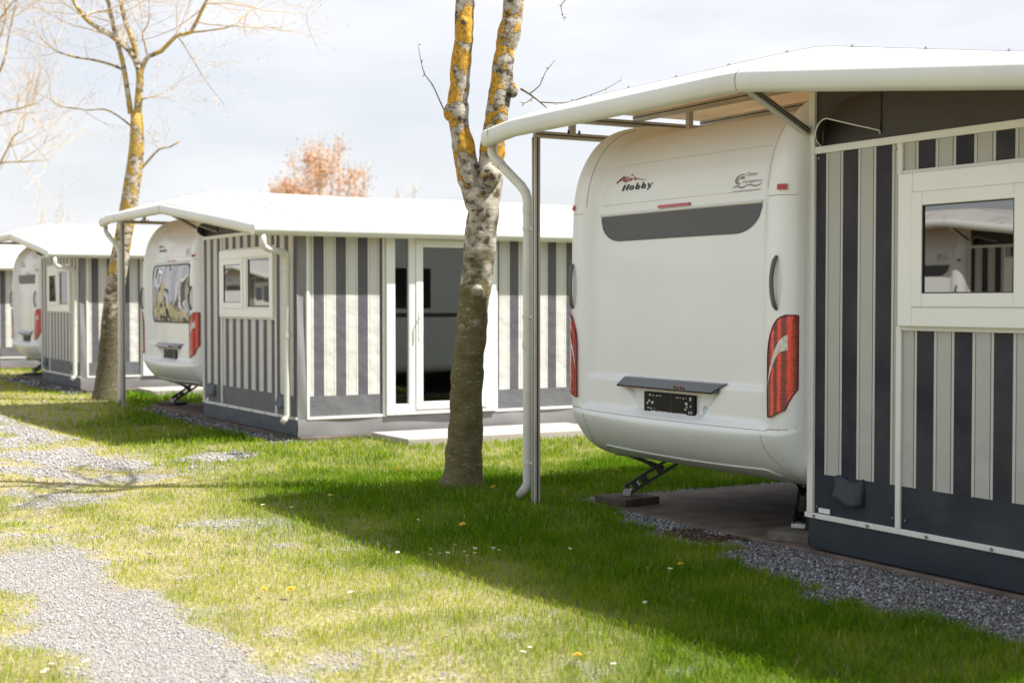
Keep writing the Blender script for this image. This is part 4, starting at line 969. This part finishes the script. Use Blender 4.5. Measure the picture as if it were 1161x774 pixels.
def twigs(mb, buds, p, d, L, r, depth, rr, budm=1, spread=.7, up=.15, bs=.012, nk=(2, 4)):
    k = max(3, int(L / .16)); pts = [p]; cur = V(p); dd = V(d).normalized()
    for i in range(k):
        dd = (dd + V((rr.gauss(0, .13), rr.gauss(0, .13), rr.gauss(0, .11) + up * .12))).normalized(); cur = cur + dd * L / k; pts.append(V(cur))
    mb.tube(pts, [r * (1 - .6 * i / k) for i in range(k + 1)], 4 if r < .012 else 6, cap=False)
    if depth > 0:
        for _ in range(rr.randint(*nk)):
            i = rr.randint(1, k); q = V((rr.gauss(0, 1), rr.gauss(0, 1), rr.gauss(.25, .7))).normalized()
            nd_ = (dd * (1 - spread * .5) + q * spread).normalized(); twigs(mb, buds, pts[i], nd_, L * rr.uniform(.5, .8), r * (1 - .5 * i / k) * .62, depth - 1, rr, budm, spread, up, bs, nk)
    if depth <= 1:
        for p_ in pts[1:]:
            for _ in range(budm):
                a = p_ + V((rr.gauss(0, .015), rr.gauss(0, .015), rr.gauss(0, .015))); e = V((rr.gauss(0, 1), rr.gauss(0, 1), rr.gauss(0, 1))).normalized() * bs; f_ = V((rr.gauss(0, 1), rr.gauss(0, 1), rr.gauss(0, 1))).normalized() * bs * .6
                buds.quad([a - e, a + f_, a + e, a - f_])

def tree_near():
    t = empty('tree', (5.17, 9.65, 0), 'forked tree with orange lichen on pale bark, standing right of the glass door', 'tree', 'bare trees along the row')
    z = 10.93; o0 = V((5.17, 9.65, 0)); mb = MB(); rr = random.Random(4)
    def W(px, py, dz=0): return wp(px, py, z + dz) - o0
    base = [W(524, 572), W(524, 548), W(526, 515), W(527, 480), W(529, 440), W(532, 400), W(537, 350), W(541, 310), W(545, 270), W(549, 235), W(549, 210)]
    Q = smooth_path(base, .07); m_ = len(Q); hs = [q.z for q in Q]
    rad = [np.interp(h_, [-.3, 0, .12, .35, .7, 1.4, 2.1, 2.5], [.24, .200, .158, .136, .125, .115, .128, .115]) for h_ in hs]
    mb.tube(Q, rad, 22, jit=.018)
    limb(mb, [W(541, 240), W(533, 205), W(527, 175), W(521, 140), W(519, 115), W(523, 80), W(526, 40), W(528, 0), W(530, -60), W(522, -150, .2), W(512, -260, .3)], .088, .05, 16, .03, .07)
    limb(mb, [W(553, 235), W(556, 195), W(561, 150), W(568, 100), W(573, 60), W(582, 20), W(586, -20), W(596, -90), W(610, -180, -.3), W(618, -280, -.4)], .098, .055, 16, .03, .07)
    # knots and swellings
    for px, py, r_, dz in ((556, 201, .085, -.09), (580, 103, .052, -.03), (514, 128, .075, .0), (526, 27, .045, -.05), (545, 250, .10, -.03), (541, 330, .055, -.085)):
        c = W(px, py, dz); P = []
        for i in range(7):
            a = math.pi * i / 6; P.append(c + V((0, 0, math.cos(a) * r_ * 1.2)))
        mb.tube(P, [max(.006, r_ * math.sin(math.pi * i / 6)) for i in range(7)], 12, jit=.09)
    tr = mb.build('trunk', M['bark1'], t, smooth=True)
    tex = bpy.data.textures.new('barkbump', 'CLOUDS'); tex.noise_scale = .12
    sb = tr.modifiers.new('sub', 'SUBSURF'); sb.levels = 1; sb.render_levels = 1
    dm = tr.modifiers.new('disp', 'DISPLACE'); dm.texture = tex; dm.strength = .045; dm.mid_level = .5
    # knot hollows
    kn = MB()
    for px, py, r_, dz in ((557, 200, .028, -.19), (525, 27, .022, -.115)):
        c = W(px, py, dz); kn.tube([c + V((.05, .05, 0)), c], [r_, r_ * .8], 12)
    kn.build('knot', M['twigdark'], t)
    # crown above the frame and the small budding twigs in view
    br = MB(); bd = MB()
    for (px, py, dx, dy, dz_, L, r_) in ((524, -90, -.8, .3, .6, 1.7, .03), (520, -170, .5, -.6, .7, 1.6, .028), (512, -260, -.3, -.2, 1, 1.6, .04), (515, -220, -.9, -.5, .4, 1.4, .025), (600, -110, .9, -.3, .5, 1.7, .03), (610, -180, .4, .8, .6, 1.7, .03), (618, -280, .2, -.1, 1, 1.6, .04), (614, -230, -.4, -.9, .5, 1.5, .025), (606, -150, .8, .6, .5, 1.5, .03), (521, -130, -.1, .9, .5, 1.6, .028)):
        twigs(br, bd, W(px, py), (dx, dy, dz_), L, r_, 3, rr, 1, .75, .3, .011, (2, 4))
    def tw(pts, r_): 
        P = [W(*p) for p in pts]; Q = smooth_path(P, .06); br.tube(Q, [r_ * (1 - .65 * i / (len(Q) - 1)) for i in range(len(Q))], 5)
        for q in Q[len(Q) // 4::2]:
            for _ in range(2):
                a = q + V((rr.gauss(0, .012), rr.gauss(0, .012), rr.gauss(0, .012))); e = V((rr.gauss(0, 1), rr.gauss(0, 1), rr.gauss(0, 1))).normalized() * .012; f_ = V((rr.gauss(0, 1), rr.gauss(0, 1), rr.gauss(0, 1))).normalized() * .008; bd.quad([a - e, a + f_, a + e, a - f_])
    tw([(509, 137), (500, 118), (491, 98), (482, 86), (478, 72), (475, 55)], .006)
    tw([(590, 102), (600, 108), (612, 117), (622, 126)], .009); tw([(600, 108), (612, 98), (618, 84), (629, 70)], .005); tw([(604, 112), (596, 118), (589, 117)], .004)
    tw([(612, 117), (640, 118), (660, 112), (685, 103), (704, 92)], .005); tw([(668, -10), (640, 3), (636, 14), (640, 26)], .005); tw([(538, 2), (555, 1), (570, 0)], .004)
    br.build('branches', M['twigdark'], t); bd.build('buds', M['budgreen'], t)
tree_near()

def tree_mid():
    t = empty('tree', (5.35, 21.0, 0), 'leaning bare tree with yellow lichen trunk between the two farther pitches', 'tree', 'bare trees along the row')
    z = 21.0; o0 = V((5.35, 21.0, 0)); mb = MB(); rr = random.Random(8); br = MB(); bd = MB()
    def W(px, py, dz=0): return wp(px, py, z + dz) - o0
    Q = smooth_path([W(118, 462), W(119, 452), W(121, 425), (W(124, 390)), W(129, 340), W(137, 290), W(147, 235), W(154, 190), W(157, 160), W(157, 130)], .15); m_ = len(Q)
    mb.tube(Q, [np.interp(q.z, [0, .15, .5, 2, 3.5, 4.3], [.21, .175, .150, .135, .12, .085]) for q in Q], 16, jit=.03)
    L = lambda P, a, b2, n=8: limb(mb, [W(*p) for p in P], a * .72, b2 * .6, n, .03, .15)
    A = L([(157, 135), (160, 105), (160, 80), (150, 60), (138, 50), (125, 40), (105, 28), (90, 10), (75, -25, .5)], .085, .03)
    B = L([(150, 130), (146, 100), (141, 70), (133, 40), (128, 15), (120, -20, -.5), (110, -70, -.5)], .06, .028)
    D = L([(160, 80), (155, 55), (146, 30), (140, 5), (136, -30, .3), (130, -90, .4)], .06, .025)
    E_ = L([(160, 92), (163, 80), (170, 66), (185, 60), (203, 42), (218, 39), (232, 12), (242, -12, -.6), (252, -60, -.9)], .06, .02)
    F_ = L([(143, 82), (134, 77), (118, 72), (104, 69), (90, 67), (72, 62), (60, 55, .5), (45, 40, .8)], .030, .012)
    G_ = L([(156, 148), (148, 142), (135, 132), (120, 125), (104, 126), (88, 124), (72, 122), (60, 114)], .024, .010)
    H_ = L([(155, 196), (163, 190), (172, 180), (182, 170), (195, 167), (205, 161)], .030, .018)
    I_ = L([(170, 68), (166, 50), (164, 40), (171, 28), (172, 10), (170, -15)], .020, .010)
    J_ = L([(218, 39), (245, 36), (268, 30), (290, 10, .8)], .022, .01)
    K_ = L([(160, 115), (170, 112), (185, 108, .4), (200, 100, .6)], .018, .008)
    O_ = L([(203, 43), (210, 52), (218, 65), (230, 85, .3), (240, 100, .4), (256, 120, .5)], .014, .006)
    mb.build('trunk', M['bark2'], t, smooth=True)
    for Pth, r_, n_, L_ in ((A, .022, 11, 1.5), (B, .02, 9, 1.3), (D, .02, 9, 1.3), (E_, .018, 12, 1.5), (F_, .012, 9, .9), (G_, .009, 7, .7), (I_, .010, 6, .7), (J_, .012, 8, 1.1), (K_, .009, 5, .7), (O_, .008, 6, .8), (H_, .010, 3, .5)):
        for _ in range(n_):
            i = rr.randint(len(Pth) // 3, len(Pth) - 1); d = (Pth[i] - Pth[max(i - 2, 0)]).normalized(); q = V((rr.gauss(0, 1), rr.gauss(0, 1), rr.gauss(.1, .6))).normalized()
            twigs(br, bd, Pth[i], d * .5 + q, L_ * rr.uniform(.6, 1.1), r_ * rr.uniform(.35, .7), 2, rr, 1, .7, .2, .013, (2, 4))
    br.build('branches', M['twig'], t); bd.build('buds', M['budpink'], t)
tree_mid()

def tree_left():
    z = 27.0; o0 = wp(-32, 425, z); o0.z = 0
    t = empty('tree', o0, 'bare tree at the left edge, only its twiggy branches reaching into view', 'tree', 'bare trees along the row')
    mb = MB(); rr = random.Random(21); br = MB(); bd = MB()
    def W(px, py, dz=0): return wp(px, py, z + dz) - o0
    T = limb(mb, [W(-32, 450), W(-32, 425), W(-30, 350), W(-26, 260), W(-22, 180), W(-20, 120), W(-22, 40), W(-24, -60)], .19, .05, 12)
    for P, a, b2 in (([(-24, 240), (-10, 215), (0, 190), (8, 175), (18, 155), (28, 150)], .05, .015), ([(-23, 200), (-12, 192), (5, 185), (30, 184), (55, 182)], .04, .012), ([(-22, 170), (-8, 140), (6, 128), (22, 125), (45, 118)], .05, .015), ([(-20, 130), (-4, 95), (8, 70), (14, 40), (22, 5), (30, -30)], .05, .015), ([(-22, 90), (0, 50), (10, 20), (5, -20)], .04, .02), ([(-22, 60), (10, 15), (35, -15)], .04, .02)):
        Q = limb(mb, [W(*p) for p in P], a * .6, b2 * .6, 7)
        for _ in range(10):
            i = rr.randint(len(Q) // 4, len(Q) - 1); d = (Q[i] - Q[max(i - 2, 0)]).normalized(); q = V((rr.gauss(0, 1), rr.gauss(0, 1), rr.gauss(.2, .6))).normalized()
            twigs(br, bd, Q[i], d * .6 + q, rr.uniform(.7, 1.5), .009, 2, rr, 1, .7, .2, .015, (2, 4))
    mb.build('trunk', M['bark2'], t, smooth=True); br.build('branches', M['twig'], t); bd.build('buds', M['budpink'], t)
tree_left()

def far_tree(px, ztop_px, z, wpx, label, leafm, woodm, dens, seed, ls):
    o0 = wp(px, 342, z); o0.z = 0; H = 1.45 + (342 - ztop_px) / 1612 * z; Wd = wpx / 1612 * z / 2
    t = empty('tree', o0, label, 'tree', 'far trees beyond the roofs'); rr = random.Random(seed); mb = MB(); lf = MB(); br = MB()
    mb.tube([V((0, 0, -.2)), V((.1, 0, H * .25)), V((0, .1, H * .4))], [.28, .22, .16], 8); mb.build('trunk', woodm, t)
    for k in range(26):
        a = rr.uniform(0, 6.28); rd = Wd * (rr.random() ** .4) * 1.02; top = V((math.cos(a) * rd, math.sin(a) * rd, H * (1 - .34 * (rd / Wd) ** 3) * rr.uniform(.88, 1)))
        P = smooth_path([V((0, 0, H * .2 * rr.uniform(.5, 1.3))), V((top.x * .6, top.y * .6, H * .42)), V((top.x * .9, top.y * .9, H * .7)), top], .3)
        br.tube(P, [.07 * (1 - .8 * i / len(P)) for i in range(len(P))], 5)
        if rr.random() < .2: continue
        for i, p in enumerate(P[len(P) // 3:]):
            for _ in range(3): twigs(br, MB(), p, (rr.gauss(0, .5), rr.gauss(0, .5), 1), rr.uniform(.4, .9), .012, 0, rr, 0, .5, .5, .03)
            cl = max(0, math.sin(i * .9 + k) * .6 + .6)
            for _ in range(int(dens * cl)):
                a_ = p + V((rr.gauss(0, .22), rr.gauss(0, .22), rr.gauss(0, .25))); e = V((rr.gauss(0, 1), rr.gauss(0, 1), rr.gauss(0, 1))).normalized() * ls; f_ = V((rr.gauss(0, 1), rr.gauss(0, 1), rr.gauss(0, 1))).normalized() * ls * .7; lf.quad([a_ - e, a_ + f_, a_ + e, a_ - f_])
    br.build('branches', woodm, t); lf.build('crown', leafm, t)
far_tree(370, 158, 62, 122, 'round far tree with orange spring leaves above the middle roof', M['orange'], M['orangewood'], 80, 3, .055)
far_tree(318, 204, 60, 30, 'low clump of orange leaves left of the round orange tree', M['orange'], M['orangewood'], 26, 5, .07)
far_tree(460, 204, 95, 70, 'pale leafless far tree between the orange tree and the forked trunk', M['paletwig'], M['paletwig'], 4, 6, .05)
far_tree(66, 232, 90, 60, 'pale leafless far tree above the farthest roof at the left', M['paletwig'], M['paletwig'], 4, 9, .05)

# ------------------------------------------------------------------ small flowers
def flower(kind):
    mb = MB(); st = MB()
    if kind == 'daisy':
        for k in range(11):
            a = k / 11 * 6.283; c, s = math.cos(a), math.sin(a); c2_, s2 = math.cos(a + .35), math.sin(a + .35)
            mb.quad([(0, 0, .002), (c * .011, s * .011, .003), ((c + c2_) * .0065, (s + s2) * .0065, .004), (c2_ * .010, s2 * .010, .003)])
        pm = M['white']
    else:
        for q in range(3):
            for k in range(14):
                a = k / 14 * 6.283 + q; r_ = .018 - q * .005; mb.quad([(0, 0, .001), (math.cos(a) * r_, math.sin(a) * r_, .003 + q * .004), (math.cos(a + .3) * r_ * 1.1, math.sin(a + .3) * r_ * 1.1, .003 + q * .004), (math.cos(a + .5) * r_ * .9, math.sin(a + .5) * r_ * .9, .002 + q * .004)])
        pm = m_yel
    t = empty(kind, (0, 0, 0), '', 'flower'); h = .075
    p = mb.build('petals', pm, t); p.location = (0, 0, h)
    st.tube([(0, 0, 0), (.003, .002, h * .5), (0, 0, h)], .0015, 4); st.build('stem', M['budgreen'], t)
    if kind == 'daisy': c = MB(); c.tube([(0, 0, h + .002), (0, 0, h + .006)], [.004, .002], 8); c.build('centre', m_yel, t)
    return t
m_yel = mat('yellow_petal', (.75, .50, .02), .6)
fd = flower('daisy'); fy = flower('dandelion')
fr = random.Random(2)
DA = [(2.86, 4.85), (3.10, 4.54), (2.98, 4.98), (3.62, 7.22), (3.82, 7.07)]
for _ in range(9): DA.append((3.7 + fr.gauss(0, .12), 7.1 + fr.gauss(0, .12)))
for _ in range(14): DA.append((1.28 + fr.gauss(0, .10), 5.55 + fr.gauss(0, .22)))
for _ in range(14): DA.append((fr.uniform(2.2, 4.6), fr.uniform(4.6, 9.5)))
DY = [(5.09, 10.56), (3.95, 9.36), (5.2, 9.15), (6.55, 9.6), (6.9, 9.4), (3.05, 4.72), (2.45, 6.6), (2.55, 6.5), (4.2, 7.8), (4.6, 6.1)]
for _ in range(12): DY.append((fr.uniform(3.4, 5.2), fr.uniform(14, 21)))
for proto, L, nm, lb in ((fd, DA, 'daisy', 'small white daisy in the lawn'), (fy, DY, 'dandelion', 'yellow dandelion in the lawn')):
    for i, (x, y) in enumerate(L):
        o = proto if i == 0 else copy_tree(proto)
        h = float(height(np.array([x]), np.array([y]))[0]); s_ = fr.uniform(.8, 1.25); o.location = (x, y, h - .012); o.scale = (s_, s_, s_ * fr.uniform(.7, 1)); o.rotation_euler = (fr.gauss(0, .2), fr.gauss(0, .2), fr.uniform(0, 6)); o['label'] = lb; o['group'] = nm + ' flowers scattered in the lawn'
